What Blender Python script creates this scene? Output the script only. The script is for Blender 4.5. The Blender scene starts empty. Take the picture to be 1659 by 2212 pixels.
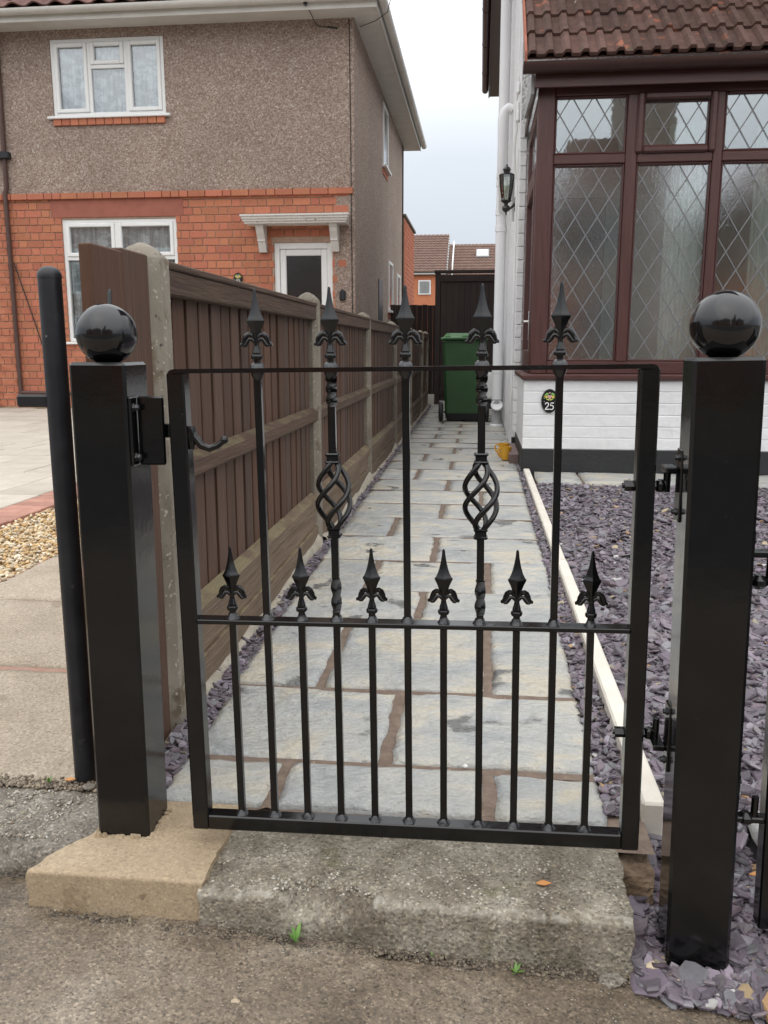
import bpy, math, random
import numpy as np
from mathutils import Vector, Matrix, Euler

random.seed(7); rng = np.random.default_rng(7)
scene = bpy.context.scene
col = scene.collection
R = math.radians

# ------------------------------------------------------------------ camera
cd = bpy.data.cameras.new('camera'); cam = bpy.data.objects.new('camera', cd); col.objects.link(cam)
cam.location = (0, 0, 0.88)
cam.rotation_euler = (R(90 - 10.875), 0, R(6.306))
cd.sensor_fit = 'HORIZONTAL'; cd.sensor_width = 36; cd.lens = 36 * 1853 / 1659
cd.clip_start = 0.05; cd.clip_end = 2000
scene.camera = cam

# ------------------------------------------------------------------ sky: an even overcast, brighter towards the zenith
SUN_EL, SUN_AZ = 52, 200
w = bpy.data.worlds.new('World'); scene.world = w; w.use_nodes = True
nt = w.node_tree; nt.nodes.clear(); N = nt.nodes.new; L = nt.links.new
out = N('ShaderNodeOutputWorld'); bg = N('ShaderNodeBackground')
sky = N('ShaderNodeTexSky'); sky.sky_type = 'NISHITA'; sky.sun_disc = False
sky.sun_elevation = R(SUN_EL); sky.sun_rotation = R(SUN_AZ); sky.air_density = 1.0; sky.dust_density = 4.0; sky.ozone_density = 1.0
tc = N('ShaderNodeTexCoord'); sp = N('ShaderNodeSeparateXYZ'); L(tc.outputs['Generated'], sp.inputs[0])
mz = N('ShaderNodeMath'); mz.operation = 'MAXIMUM'; L(sp.outputs['Z'], mz.inputs[0]); mz.inputs[1].default_value = 0
rp = N('ShaderNodeValToRGB'); L(mz.outputs[0], rp.inputs[0])
e = rp.color_ramp.elements; e[0].position = 0.0; e[0].color = (5.4, 5.95, 6.65, 1); e[1].position = 1.0; e[1].color = (21.5, 21.7, 22.0, 1)
k = e.new(.2); k.color = (7.6, 8.1, 8.75, 1)
k = e.new(.33); k.color = (12.5, 12.75, 13.0, 1)
nz = N('ShaderNodeTexNoise'); nz.inputs['Scale'].default_value = 2.2; nz.inputs['Detail'].default_value = 4
L(tc.outputs['Generated'], nz.inputs['Vector'])
cr = N('ShaderNodeMapRange'); L(nz.outputs[0], cr.inputs[0]); cr.inputs[3].default_value = .9; cr.inputs[4].default_value = 1.1
ml = N('ShaderNodeVectorMath'); ml.operation = 'SCALE'; L(rp.outputs[0], ml.inputs[0]); L(cr.outputs[0], ml.inputs['Scale'])
mx = N('ShaderNodeMix'); mx.data_type = 'RGBA'; mx.inputs[0].default_value = .9
L(sky.outputs[0], mx.inputs[6]); L(ml.outputs[0], mx.inputs[7])
L(mx.outputs[2], bg.inputs[0]); bg.inputs[1].default_value = .1; L(bg.outputs[0], out.inputs[0])

sl = bpy.data.lights.new('sun', 'SUN'); sl.energy = .6; sl.angle = R(110); sl.color = (1, .97, .93)
so = bpy.data.objects.new('sun', sl); col.objects.link(so); so.location = (0, -8, 12)
so.rotation_euler = (R(90 - SUN_EL), 0, R(25))
scene.view_settings.view_transform = 'Standard'; scene.view_settings.look = 'None'
scene.view_settings.exposure = 0.22; scene.view_settings.gamma = 1; scene.view_settings.use_curve_mapping = False
scene.cycles.max_bounces = 8; scene.cycles.transparent_max_bounces = 12
scene.cycles.use_denoising = True

# ------------------------------------------------------------------ helpers
def _h(i, j, k):
    m = np.uint64(0xffffffff)
    h = (i.astype(np.int64).astype(np.uint64) * np.uint64(374761393) + j.astype(np.int64).astype(np.uint64) * np.uint64(668265263) + k.astype(np.int64).astype(np.uint64) * np.uint64(1442695041)) & m
    h = ((h ^ (h >> np.uint64(13))) * np.uint64(1274126177)) & m
    return (h ^ (h >> np.uint64(16))).astype(np.float64) / 4294967296.0
def vnoise(x, y, z):
    x, y, z = np.broadcast_arrays(np.asarray(x, float), np.asarray(y, float), np.asarray(z, float))
    i, j, k = np.floor(x), np.floor(y), np.floor(z); u, v, w_ = x - i, y - j, z - k
    u = u*u*(3-2*u); v = v*v*(3-2*v); w_ = w_*w_*(3-2*w_); r = 0
    for a in (0, 1):
        for b in (0, 1):
            for c in (0, 1):
                r = r + _h(i+a, j+b, k+c) * (u if a else 1-u) * (v if b else 1-v) * (w_ if c else 1-w_)
    return r * 2 - 1
def fbm(x, y, z=0., o=4):
    r = 0; a = 1.; f = 1.
    for n in range(o):
        r = r + a * vnoise(np.asarray(x)*f + 17.3*n, np.asarray(y)*f + 5.1*n, np.asarray(z)*f + 3.7*n); a *= .5; f *= 2.03
    return r

class MB:
    def __init__(s): s.V = []; s.F = []
    def add(s, V, F):
        o = len(s.V); s.V += [tuple(v) for v in V]; s.F += [tuple(i + o for i in f) for f in F]; return s
    def box(s, x0, x1, y0, y1, z0, z1, b=0.):
        if x0 > x1: x0, x1 = x1, x0
        if y0 > y1: y0, y1 = y1, y0
        if z0 > z1: z0, z1 = z1, z0
        lo = (x0, y0, z0); hi = (x1, y1, z1)
        b = min(b, .45 * min(x1-x0, y1-y0, z1-z0))
        if b <= 0:
            V = [(hi[0] if i & 1 else lo[0], hi[1] if i & 2 else lo[1], hi[2] if i & 4 else lo[2]) for i in range(8)]
            return s.add(V, [(0, 2, 3, 1), (4, 5, 7, 6), (0, 1, 5, 4), (2, 6, 7, 3), (0, 4, 6, 2), (1, 3, 7, 5)])
        V = []; F = []
        for i in range(8):
            sg = (i & 1, (i >> 1) & 1, (i >> 2) & 1)
            for ax in range(3):
                V.append(tuple((hi[a] if sg[a] else lo[a]) + (0 if a == ax else (-b if sg[a] else b)) for a in range(3)))
        idx = lambda sx, sy, sz, ax: 3 * (sx + 2*sy + 4*sz) + ax
        def q(sg, ax): return idx(sg[0], sg[1], sg[2], ax)
        for ax in range(3):
            u, v = (ax+1) % 3, (ax+2) % 3
            for sd in (0, 1):
                f = []
                for (a, c) in ((0, 0), (1, 0), (1, 1), (0, 1)):
                    sg = [0, 0, 0]; sg[ax] = sd; sg[u] = a; sg[v] = c; f.append(q(sg, ax))
                F.append(tuple(f if sd else f[::-1]))
            for a in (0, 1):
                for c in (0, 1):
                    g0 = [0, 0, 0]; g0[u] = a; g0[v] = c; g1 = list(g0); g1[ax] = 1
                    f = (q(g0, u), q(g1, u), q(g1, v), q(g0, v))
                    F.append(f if a == c else f[::-1])
        for i in range(8):
            sg = (i & 1, (i >> 1) & 1, (i >> 2) & 1); f = (q(sg, 0), q(sg, 1), q(sg, 2))
            F.append(f if sum(sg) % 2 else f[::-1])
        return s.add(V, F)
    def tube(s, pts, r, n=8, cap=True, flat=None):
        P = [Vector(p) for p in pts]; m = len(P)
        rr = r if hasattr(r, '__len__') else [r] * m
        T = [(P[min(i+1, m-1)] - P[max(i-1, 0)]).normalized() for i in range(m)]
        a = Vector((0, 0, 1)) if abs(T[0].z) < .9 else Vector((0, 1, 0))
        nrm = (a - T[0] * a.dot(T[0])).normalized(); V = []; F = []
        for i in range(m):
            nrm = (nrm - T[i] * nrm.dot(T[i])).normalized(); bn = T[i].cross(nrm)
            for j in range(n):
                an = 2*math.pi*j/n
                d = nrm * math.cos(an) * rr[i] + bn * math.sin(an) * rr[i]
                if flat: d = Vector((d.x*flat[0], d.y*flat[1], d.z*flat[2]))
                V.append(P[i] + d)
        for i in range(m-1):
            for j in range(n):
                F.append((i*n+j, i*n+(j+1) % n, (i+1)*n+(j+1) % n, (i+1)*n+j))
        if cap: F.append(tuple(range(n))[::-1]); F.append(tuple((m-1)*n + j for j in range(n)))
        return s.add(V, F)
    def lathe(s, prof, n=24, c=(0, 0, 0), axis='z', sc=(1, 1), ph=0):
        V = []; F = []; m = len(prof)
        for (r, z) in prof:
            for j in range(n):
                a = 2*math.pi*j/n + ph; x, y = r*math.cos(a)*sc[0], r*math.sin(a)*sc[1]
                p = (x, y, z) if axis == 'z' else ((z, x, y) if axis == 'x' else (y, z, x))
                V.append((p[0]+c[0], p[1]+c[1], p[2]+c[2]))
        for i in range(m-1):
            for j in range(n): F.append((i*n+j, i*n+(j+1) % n, (i+1)*n+(j+1) % n, (i+1)*n+j))
        F.append(tuple(range(n))[::-1]); F.append(tuple((m-1)*n+j for j in range(n)))
        return s.add(V, F)
    def prism(s, poly, d0, d1, plane='xz'):
        n = len(poly); V = []
        for d in (d0, d1):
            for (a, b) in poly: V.append({'xz': (a, d, b), 'xy': (a, b, d), 'yz': (d, a, b)}[plane])
        return s.add(V, [tuple(range(n))[::-1], tuple(range(n, 2*n))] + [(i, (i+1) % n, n+(i+1) % n, n+i) for i in range(n)])
    def xf(s, M):
        s.V = [tuple(M @ Vector(v)) for v in s.V]; return s
    def mesh(s, name, m, smooth=False, ang=40):
        me = bpy.data.meshes.new(name); me.from_pydata(s.V, [], s.F); me.materials.append(m)
        if smooth:
            me.polygons.foreach_set('use_smooth', [True] * len(me.polygons)); me.set_sharp_from_angle(angle=R(ang))
        me.update(); return me
    def build(s, name, m, parent=None, smooth=False, ang=40, loc=None):
        return obj(name, s.mesh(name, m, smooth, ang), parent, loc)

def obj(name, me, parent=None, loc=None, scale=None, rot=None):
    o = bpy.data.objects.new(name, me); col.objects.link(o)
    if parent: o.parent = parent
    if loc is not None: o.location = loc
    if scale is not None: o.scale = scale
    if rot is not None: o.rotation_euler = rot
    return o
def tag(o, label=None, cat=None, group=None, kind=None):
    if label: o['label'] = label
    if cat: o['category'] = cat
    if group: o['group'] = group
    if kind: o['kind'] = kind
    return o
def thing(name, label, cat, loc=(0, 0, 0), rot=(0, 0, 0), group=None):
    o = bpy.data.objects.new(name, None); col.objects.link(o); o.location = loc; o.rotation_euler = rot
    o.empty_display_size = .1
    return tag(o, label, cat, group)
def npmesh(name, V, F, m, smooth=False, colors=None):
    """V (n,3), F (k,4) or (k,3) arrays -> mesh"""
    me = bpy.data.meshes.new(name); V = np.asarray(V, np.float32); F = np.asarray(F, np.int32); k, s = F.shape
    me.vertices.add(len(V)); me.vertices.foreach_set('co', V.ravel())
    me.loops.add(k*s); me.loops.foreach_set('vertex_index', F.ravel())
    me.polygons.add(k); me.polygons.foreach_set('loop_start', np.arange(k, dtype=np.int32)*s)
    me.polygons.foreach_set('use_smooth', np.full(k, bool(smooth)))
    me.materials.append(m)
    if colors is not None:
        at = me.color_attributes.new('Col', 'FLOAT_COLOR', 'POINT'); at.data.foreach_set('color', np.asarray(colors, np.float32).ravel())
    me.update(calc_edges=True); me.validate(); return me
def gridF(nu, nv):
    i = np.arange(nu*nv).reshape(nu, nv)
    return np.stack([i[:-1, :-1], i[1:, :-1], i[1:, 1:], i[:-1, 1:]], -1).reshape(-1, 4)

# ------------------------------------------------------------------ materials
def M(name, cols, rough=.6, spec=.5, metal=0., scale=6., detail=5, stretch=(1, 1, 1), rv=0., rh=0., bump=(), dist=0., attr=False, rn=0., coat=0., top=None, world=False, spots=None, rs=0., agg=None, wear=None):
    """procedural material: cols = colour or [(pos, colour)...] over noise; rv/rh/rs = per-object value/hue/saturation jitter; bump = [(scale, strength, type)]"""
    m = bpy.data.materials.new(name); m.use_nodes = True; nt = m.node_tree; N = nt.nodes.new; L = nt.links.new
    b = nt.nodes['Principled BSDF']; b.inputs['Roughness'].default_value = rough; b.inputs['Metallic'].default_value = metal
    b.inputs['Specular IOR Level'].default_value = spec
    if coat: b.inputs['Coat Weight'].default_value = coat; b.inputs['Coat Roughness'].default_value = .06
    tcn = N('ShaderNodeTexCoord'); oi = N('ShaderNodeObjectInfo')
    off = N('ShaderNodeVectorMath'); off.operation = 'SCALE'; off.inputs[0].default_value = (31.7, 17.9, 23.3); L(oi.outputs['Random'], off.inputs['Scale'])
    ad = N('ShaderNodeVectorMath'); ad.operation = 'ADD'; L(off.outputs[0], ad.inputs[1])
    if world: g = N('ShaderNodeNewGeometry'); L(g.outputs['Position'], ad.inputs[0]); ad.inputs[1].default_value = (0, 0, 0); nt.links.remove(ad.inputs[1].links[0])
    else: L(tcn.outputs['Object'], ad.inputs[0])
    mp = N('ShaderNodeMapping'); mp.inputs['Scale'].default_value = stretch; L(ad.outputs[0], mp.inputs['Vector'])
    vec = mp.outputs[0]
    if attr:
        a = N('ShaderNodeAttribute'); a.attribute_name = 'Col'; c = a.outputs['Color']
        nn = N('ShaderNodeTexNoise'); nn.inputs['Scale'].default_value = scale; nn.inputs['Detail'].default_value = 3; L(vec, nn.inputs['Vector'])
        mr = N('ShaderNodeMapRange'); mr.inputs[3].default_value = .75; mr.inputs[4].default_value = 1.25; L(nn.outputs[0], mr.inputs[0])
        vs = N('ShaderNodeVectorMath'); vs.operation = 'SCALE'; L(c, vs.inputs[0]); L(mr.outputs[0], vs.inputs['Scale']); c = vs.outputs[0]
    else:
        if isinstance(cols[0], (int, float)): cols = [(.3, tuple(x*.88 for x in cols)), (.7, tuple(min(1, x*1.1) for x in cols))]
        nn = N('ShaderNodeTexNoise'); nn.inputs['Scale'].default_value = scale; nn.inputs['Detail'].default_value = detail; nn.inputs['Roughness'].default_value = .62
        nn.inputs['Distortion'].default_value = dist; L(vec, nn.inputs['Vector'])
        r = N('ShaderNodeValToRGB'); L(nn.outputs[0], r.inputs[0]); el = r.color_ramp.elements
        el[0].position = cols[0][0]; el[0].color = (*cols[0][1], 1); el[1].position = cols[-1][0]; el[1].color = (*cols[-1][1], 1)
        for (p, cc) in cols[1:-1]: x = el.new(p); x.color = (*cc, 1)
        c = r.outputs[0]
    if spots:   # (scale, threshold, colour, roughness or None): stains with a shape of their own
        for (ssc, th, scol, srg) in spots:
            sn = N('ShaderNodeTexNoise'); sn.inputs['Scale'].default_value = ssc; sn.inputs['Detail'].default_value = 4; L(ad.outputs[0], sn.inputs['Vector'])
            sr = N('ShaderNodeMapRange'); sr.inputs[1].default_value = th; sr.inputs[2].default_value = th + .05; L(sn.outputs[0], sr.inputs[0])
            mm = N('ShaderNodeMix'); mm.data_type = 'RGBA'; L(sr.outputs[0], mm.inputs[0]); L(c, mm.inputs[6]); mm.inputs[7].default_value = (*scol, 1); c = mm.outputs[2]
            if srg is not None:
                rr = N('ShaderNodeMapRange'); rr.inputs[3].default_value = rough; rr.inputs[4].default_value = srg; L(sr.outputs[0], rr.inputs[0]); L(rr.outputs[0], b.inputs['Roughness'])
    if agg:     # (cell scale, darkest, lightest): exposed aggregate, every stone its own tone
        for (ascl, alo, ahi) in agg:
            av = N('ShaderNodeTexVoronoi'); av.inputs['Scale'].default_value = ascl; L(ad.outputs[0], av.inputs['Vector'])
            asp = N('ShaderNodeSeparateColor'); L(av.outputs['Color'], asp.inputs[0])
            amr = N('ShaderNodeValToRGB'); L(asp.outputs[0], amr.inputs[0]); ae = amr.color_ramp.elements; ae[0].position = .02; ae[0].color = (alo,)*3+(1,); ae[1].position = .98; ae[1].color = (ahi,)*3+(1,)
            for ap, ac in ((.2, 1-(1-alo)*.25), (.8, 1+(ahi-1)*.2)): ak = ae.new(ap); ak.color = (ac,)*3+(1,)
            avs = N('ShaderNodeVectorMath'); avs.operation = 'SCALE'; L(c, avs.inputs[0]); L(amr.outputs[0], avs.inputs['Scale']); c = avs.outputs[0]
    if wear:    # worn, paler arrises
        wg = N('ShaderNodeNewGeometry'); wr = N('ShaderNodeMapRange'); wr.inputs[1].default_value = .505; wr.inputs[2].default_value = .545; L(wg.outputs['Pointiness'], wr.inputs[0])
        wn_ = N('ShaderNodeTexNoise'); wn_.inputs['Scale'].default_value = 60; wn_.inputs['Detail'].default_value = 4; L(ad.outputs[0], wn_.inputs['Vector'])
        w2 = N('ShaderNodeMapRange'); w2.inputs[1].default_value = .42; w2.inputs[2].default_value = .56; L(wn_.outputs[0], w2.inputs[0])
        wm = N('ShaderNodeMath'); wm.operation = 'MULTIPLY'; L(wr.outputs[0], wm.inputs[0]); L(w2.outputs[0], wm.inputs[1])
        mm = N('ShaderNodeMix'); mm.data_type = 'RGBA'; L(wm.outputs[0], mm.inputs[0]); L(c, mm.inputs[6]); mm.inputs[7].default_value = (*wear, 1); c = mm.outputs[2]
    if top:     # (colour, noise threshold): growth on the upward faces
        g = N('ShaderNodeNewGeometry'); sx = N('ShaderNodeSeparateXYZ'); L(g.outputs['True Normal'], sx.inputs[0])
        m1 = N('ShaderNodeMapRange'); m1.inputs[1].default_value = .5; m1.inputs[2].default_value = .8; L(sx.outputs['Z'], m1.inputs[0])
        tn = N('ShaderNodeTexNoise'); tn.inputs['Scale'].default_value = 12; tn.inputs['Detail'].default_value = 5; L(ad.outputs[0], tn.inputs['Vector'])
        m2 = N('ShaderNodeMapRange'); m2.inputs[1].default_value = top[1]; m2.inputs[2].default_value = top[1] + .15; L(tn.outputs[0], m2.inputs[0])
        mu = N('ShaderNodeMath'); mu.operation = 'MULTIPLY'; L(m1.outputs[0], mu.inputs[0]); L(m2.outputs[0], mu.inputs[1])
        mm = N('ShaderNodeMix'); mm.data_type = 'RGBA'; L(mu.outputs[0], mm.inputs[0]); L(c, mm.inputs[6]); mm.inputs[7].default_value = (*top[0], 1); c = mm.outputs[2]
    if rv or rh or rs:
        hs = N('ShaderNodeHueSaturation'); L(c, hs.inputs['Color'])
        for amt, sock, base, mul in ((rv, 'Value', 1, 1.0), (rh, 'Hue', .5, 7.31), (rs, 'Saturation', 1, 3.77)):
            if not amt: continue
            fr = N('ShaderNodeMath'); fr.operation = 'MULTIPLY'; L(oi.outputs['Random'], fr.inputs[0]); fr.inputs[1].default_value = mul
            fc = N('ShaderNodeMath'); fc.operation = 'FRACT'; L(fr.outputs[0], fc.inputs[0])
            mr = N('ShaderNodeMapRange'); mr.inputs[3].default_value = base - amt; mr.inputs[4].default_value = base + amt; L(fc.outputs[0], mr.inputs[0]); L(mr.outputs[0], hs.inputs[sock])
        c = hs.outputs[0]
    L(c, b.inputs['Base Color'])
    prev = None
    for (bs, st, ty) in bump:
        t = N('ShaderNodeTexVoronoi') if ty == 'v' else N('ShaderNodeTexNoise')
        t.inputs['Scale'].default_value = bs
        if ty != 'v': t.inputs['Detail'].default_value = 5
        L(vec, t.inputs['Vector'])
        bn = N('ShaderNodeBump'); bn.inputs['Strength'].default_value = st; bn.inputs['Distance'].default_value = .5 / bs
        L(t.outputs[0], bn.inputs['Height'])
        if prev: L(prev, bn.inputs['Normal'])
        prev = bn.outputs[0]
    if prev: L(prev, b.inputs['Normal'])
    if rn:
        rnn = N('ShaderNodeTexNoise'); rnn.inputs['Scale'].default_value = scale*1.7; L(vec, rnn.inputs['Vector'])
        mr = N('ShaderNodeMapRange'); mr.inputs[3].default_value = max(.02, rough-rn); mr.inputs[4].default_value = rough+rn; L(rnn.outputs[0], mr.inputs[0]); L(mr.outputs[0], b.inputs['Roughness'])
    return m

def pebble(name, stops, cell=34, st=.8, big=None):
    """pebble-dash: small stones, each of its own colour, standing out of the render"""
    m = bpy.data.materials.new(name); m.use_nodes = True; nt = m.node_tree; N = nt.nodes.new; L = nt.links.new; b = nt.nodes['Principled BSDF']
    b.inputs['Roughness'].default_value = .85
    g = N('ShaderNodeNewGeometry'); v = N('ShaderNodeTexVoronoi'); v.inputs['Scale'].default_value = cell; L(g.outputs['Position'], v.inputs['Vector'])
    sx = N('ShaderNodeSeparateColor'); L(v.outputs['Color'], sx.inputs[0])
    r = N('ShaderNodeValToRGB'); L(sx.outputs[0], r.inputs[0]); el = r.color_ramp.elements
    el[0].position = stops[0][0]; el[0].color = (*stops[0][1], 1); el[1].position = stops[-1][0]; el[1].color = (*stops[-1][1], 1)
    for p, c in stops[1:-1]: x = el.new(p); x.color = (*c, 1)
    n = N('ShaderNodeTexNoise'); n.inputs['Scale'].default_value = 1.3; n.inputs['Detail'].default_value = 6; L(g.outputs['Position'], n.inputs['Vector'])
    mr = N('ShaderNodeMapRange'); mr.inputs[3].default_value = .78; mr.inputs[4].default_value = 1.2; L(n.outputs[0], mr.inputs[0])
    vs = N('ShaderNodeVectorMath'); vs.operation = 'SCALE'; L(r.outputs[0], vs.inputs[0]); L(mr.outputs[0], vs.inputs['Scale']); L(vs.outputs[0], b.inputs['Base Color'])
    bn = N('ShaderNodeBump'); bn.inputs['Strength'].default_value = st; bn.inputs['Distance'].default_value = .012; bn.invert = True; L(v.outputs['Distance'], bn.inputs['Height']); L(bn.outputs[0], b.inputs['Normal'])
    return m

def glassmat(name, tint=(.8, .88, .85), refl=.25, wav=None, rough=.02):
    m = bpy.data.materials.new(name); m.use_nodes = True; nt = m.node_tree; N = nt.nodes.new; L = nt.links.new; nt.nodes.clear()
    o = N('ShaderNodeOutputMaterial'); t = N('ShaderNodeBsdfTransparent'); t.inputs[0].default_value = (*tint, 1)
    gl = N('ShaderNodeBsdfGlossy'); gl.inputs['Roughness'].default_value = rough; gl.inputs[0].default_value = (.95, .97, 1, 1)
    fr = N('ShaderNodeFresnel'); fr.inputs[0].default_value = 1.5
    ma = N('ShaderNodeMath'); ma.operation = 'ADD'; ma.use_clamp = True; L(fr.outputs[0], ma.inputs[0]); ma.inputs[1].default_value = refl
    mi = N('ShaderNodeMixShader'); L(ma.outputs[0], mi.inputs[0]); L(t.outputs[0], mi.inputs[1]); L(gl.outputs[0], mi.inputs[2]); L(mi.outputs[0], o.inputs[0])
    if wav:
        tcn = N('ShaderNodeTexCoord'); n = N('ShaderNodeTexNoise'); n.inputs['Scale'].default_value = wav[0]; n.inputs['Detail'].default_value = 3; n.inputs['Distortion'].default_value = 1.5; L(tcn.outputs['Object'], n.inputs['Vector'])
        bn = N('ShaderNodeBump'); bn.inputs['Strength'].default_value = wav[1]; bn.inputs['Distance'].default_value = .01; L(n.outputs[0], bn.inputs['Height']); L(bn.outputs[0], gl.inputs['Normal'])
    return m

black = M('gloss_black_paint', [(.3, (.003, .003, .0033)), (.7, (.005, .005, .0055))], rough=.13, spec=.5, scale=30, bump=[(90, .03, 'n'), (14, .015, 'n')], rn=.05, spots=[(150, .735, (.035, .035, .036), None), (12, .74, (.022, .021, .02), None)])
blackball = M('gloss_black_ball', (.006, .006, .007), rough=.10, spec=.65, scale=9, bump=[(60, .02, 'n')])
blackworn = M('worn_black_paint', [(.35, (.012, .013, .016)), (.7, (.022, .023, .027))], rough=.42, spec=.4, scale=18, bump=[(40, .08, 'n')], spots=[(35, .70, (.045, .045, .047), .6), (9, .66, (.03, .027, .025), .55)])
weldm = M('weld_black', (.02, .021, .024), rough=.22, spec=.6, bump=[(160, .4, 'n')])
slabm = M('riven_sandstone', [(.28, (.285, .295, .295)), (.42, (.36, .367, .358)), (.53, (.42, .412, .378)), (.61, (.50, .455, .365)), (.74, (.40, .395, .37))], rough=.5, scale=4.2, detail=14, stretch=(1, 1.4, 1), dist=.5, rv=.08, bump=[(11, .5, 'n'), (45, .7, 'n'), (170, .5, 'n')],
          spots=[(6.0, .635, (.15, .15, .143), .18), (55, .735, (.12, .10, .08), None)], agg=[(190, .9, 1.08)])
mortarm = M('brown_pointing', [(.3, (.135, .094, .070)), (.7, (.215, .160, .122))], rough=.85, scale=30, bump=[(120, .6, 'n')], world=True, spots=[(90, .72, (.42, .30, .2), None)])
padm = M('new_mortar', [(.3, (.29, .215, .135)), (.5, (.36, .275, .178)), (.7, (.41, .32, .215))], rough=.82, scale=5, detail=12, bump=[(30, .12, 'n'), (220, .35, 'n')], spots=[(9, .60, (.29, .215, .135), None), (22, .66, (.24, .175, .11), None), (70, .71, (.15, .105, .06), None)], agg=[(260, .75, 1.2)])
oldconc = M('old_concrete', [(.3, (.105, .086, .062)), (.45, (.175, .15, .112)), (.56, (.24, .212, .165)), (.7, (.32, .29, .235))], rough=.88, scale=11, detail=14, world=True, bump=[(150, .5, 'v'), (260, .5, 'n')], spots=[(6, .63, (.15, .135, .088), None), (30, .70, (.08, .066, .05), None), (120, .70, (.46, .44, .40), None)], agg=[(240, .5, 1.65)], wear=(.40, .375, .32))
kerbm = M('kerb_concrete', [(.3, (.11, .095, .078)), (.5, (.18, .16, .132)), (.7, (.27, .245, .205))], rough=.88, scale=10, detail=14, world=True, bump=[(150, .5, 'v'), (260, .5, 'n')], spots=[(110, .69, (.42, .40, .36), None)], agg=[(230, .5, 1.7)])
pavem = M('damp_pavement', [(.32, (.085, .063, .043)), (.44, (.132, .102, .072)), (.54, (.172, .136, .098)), (.66, (.215, .178, .135))], rough=.55, scale=3.2, detail=15, dist=.3, world=True, bump=[(180, .35, 'v'), (330, .4, 'n')], spots=[(4, .62, (.18, .125, .072), None), (11, .66, (.078, .06, .044), None), (150, .71, (.32, .29, .24), None)], agg=[(270, .55, 1.6), (130, .78, 1.22)])
roadm = M('asphalt', (.05, .05, .052), rough=.7, scale=40, world=True, bump=[(90, .4, 'v')])
groundm = M('ground_soil', (.07, .065, .05), rough=.95, scale=2, world=True)
soilm = M('slate_bed_soil', (.035, .03, .032), rough=.95, scale=20, world=True)
slatem = M('plum_slate', None, rough=.42, spec=.45, attr=True, scale=60, bump=[(120, .35, 'n')])
gravelm = M('golden_gravel', None, rough=.6, attr=True, scale=60, bump=[(90, .2, 'n')])
flagm = M('concrete_flag', [(.28, (.30, .245, .18)), (.5, (.38, .315, .24)), (.72, (.44, .375, .29))], rough=.8, scale=3.5, detail=10, rv=.05, bump=[(110, .4, 'v')], spots=[(110, .70, (.55, .52, .45), None), (95, .70, (.2, .17, .13), None), (5, .64, (.29, .235, .175), None)], agg=[(210, .7, 1.3)])
creamm = M('cream_paving', [(.3, (.42, .375, .31)), (.7, (.52, .47, .40))], rough=.75, scale=5, rv=.09, bump=[(60, .2, 'n')])
redm = M('red_edging_brick', [(.3, (.35, .17, .125)), (.7, (.46, .24, .18))], rough=.8, scale=15, rv=.15, bump=[(80, .3, 'n')])
concm = M('fence_post_concrete', [(.25, (.10, .083, .062)), (.5, (.19, .165, .128)), (.75, (.28, .25, .205))], rough=.85, scale=7, detail=9, stretch=(1, 1, .5), rv=.08, bump=[(80, .35, 'n')], spots=[(8, .60, (.13, .10, .065), None), (90, .63, (.34, .31, .26), None), (75, .65, (.06, .05, .04), None), (50, .71, (.5, .47, .41), None)])
edgem = M('cream_concrete_edging', [(.3, (.62, .57, .49)), (.7, (.74, .70, .62))], rough=.75, scale=10, bump=[(120, .25, 'n')], spots=[(60, .76, (.35, .3, .22), None)])
fencem = M('fence_stain', [(.25, (.055, .0255, .0148)), (.5, (.075, .0365, .0215)), (.75, (.094, .048, .029))], rough=.72, scale=3, detail=9, stretch=(14, 14, 1), rv=.22, rs=.12, bump=[(9, .2, 'n')])
railm = M('fence_rail_stain', [(.25, (.050, .0255, .0155)), (.5, (.078, .043, .0265)), (.75, (.105, .062, .040))], rough=.75, scale=3, detail=9, stretch=(14, 1, 14), rv=.12, bump=[(9, .3, 'n')], top=((.125, .098, .05), .46))
gravbm = M('gravel_board_wood', [(.25, (.092, .06, .038)), (.5, (.14, .096, .063)), (.75, (.185, .135, .093))], rough=.8, scale=3, detail=9, stretch=(14, 1, 14), rv=.2, bump=[(9, .3, 'n')], top=((.19, .155, .085), .42))
darkwood = M('dark_gate_wood', [(.25, (.014, .008, .0065)), (.75, (.03, .017, .0135))], rough=.7, scale=3, stretch=(14, 14, 1), rv=.12, bump=[(9, .3, 'n')])
brickm = M('orange_brick', [(.25, (.36, .118, .064)), (.5, (.46, .165, .092)), (.75, (.53, .21, .125))], rough=.85, scale=9, detail=8, rv=.13, rh=.006, bump=[(70, .4, 'n')], spots=[(14, .68, (.55, .30, .2), None)])
bmortar = M('brick_mortar', [(.3, (.36, .25, .18)), (.7, (.47, .34, .26))], rough=.9, scale=12, bump=[(80, .4, 'n')], world=True)
lintelm = M('painted_lintel', [(.3, (.27, .085, .055)), (.7, (.34, .115, .075))], rough=.7, scale=8, bump=[(80, .2, 'n')])
dash = pebble('brown_pebbledash', [(0, (.205, .14, .11)), (.35, (.285, .21, .17)), (.7, (.34, .265, .217)), (.93, (.40, .325, .275)), (1, (.52, .46, .40))], 62, .6)
wdash = pebble('white_pebbledash', [(0, (.66, .66, .67)), (.5, (.76, .76, .77)), (1, (.84, .84, .85))], 45, .9)
upvc = M('white_upvc', [(.3, (.76, .77, .76)), (.7, (.82, .83, .82))], rough=.32, scale=4, spots=[(9, .72, (.66, .65, .60), None)])
agedw = M('aged_white_plastic', [(.3, (.60, .585, .54)), (.7, (.71, .70, .66))], rough=.4, scale=4, stretch=(1, 1, 3), spots=[(12, .70, (.45, .42, .36), None)])
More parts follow.
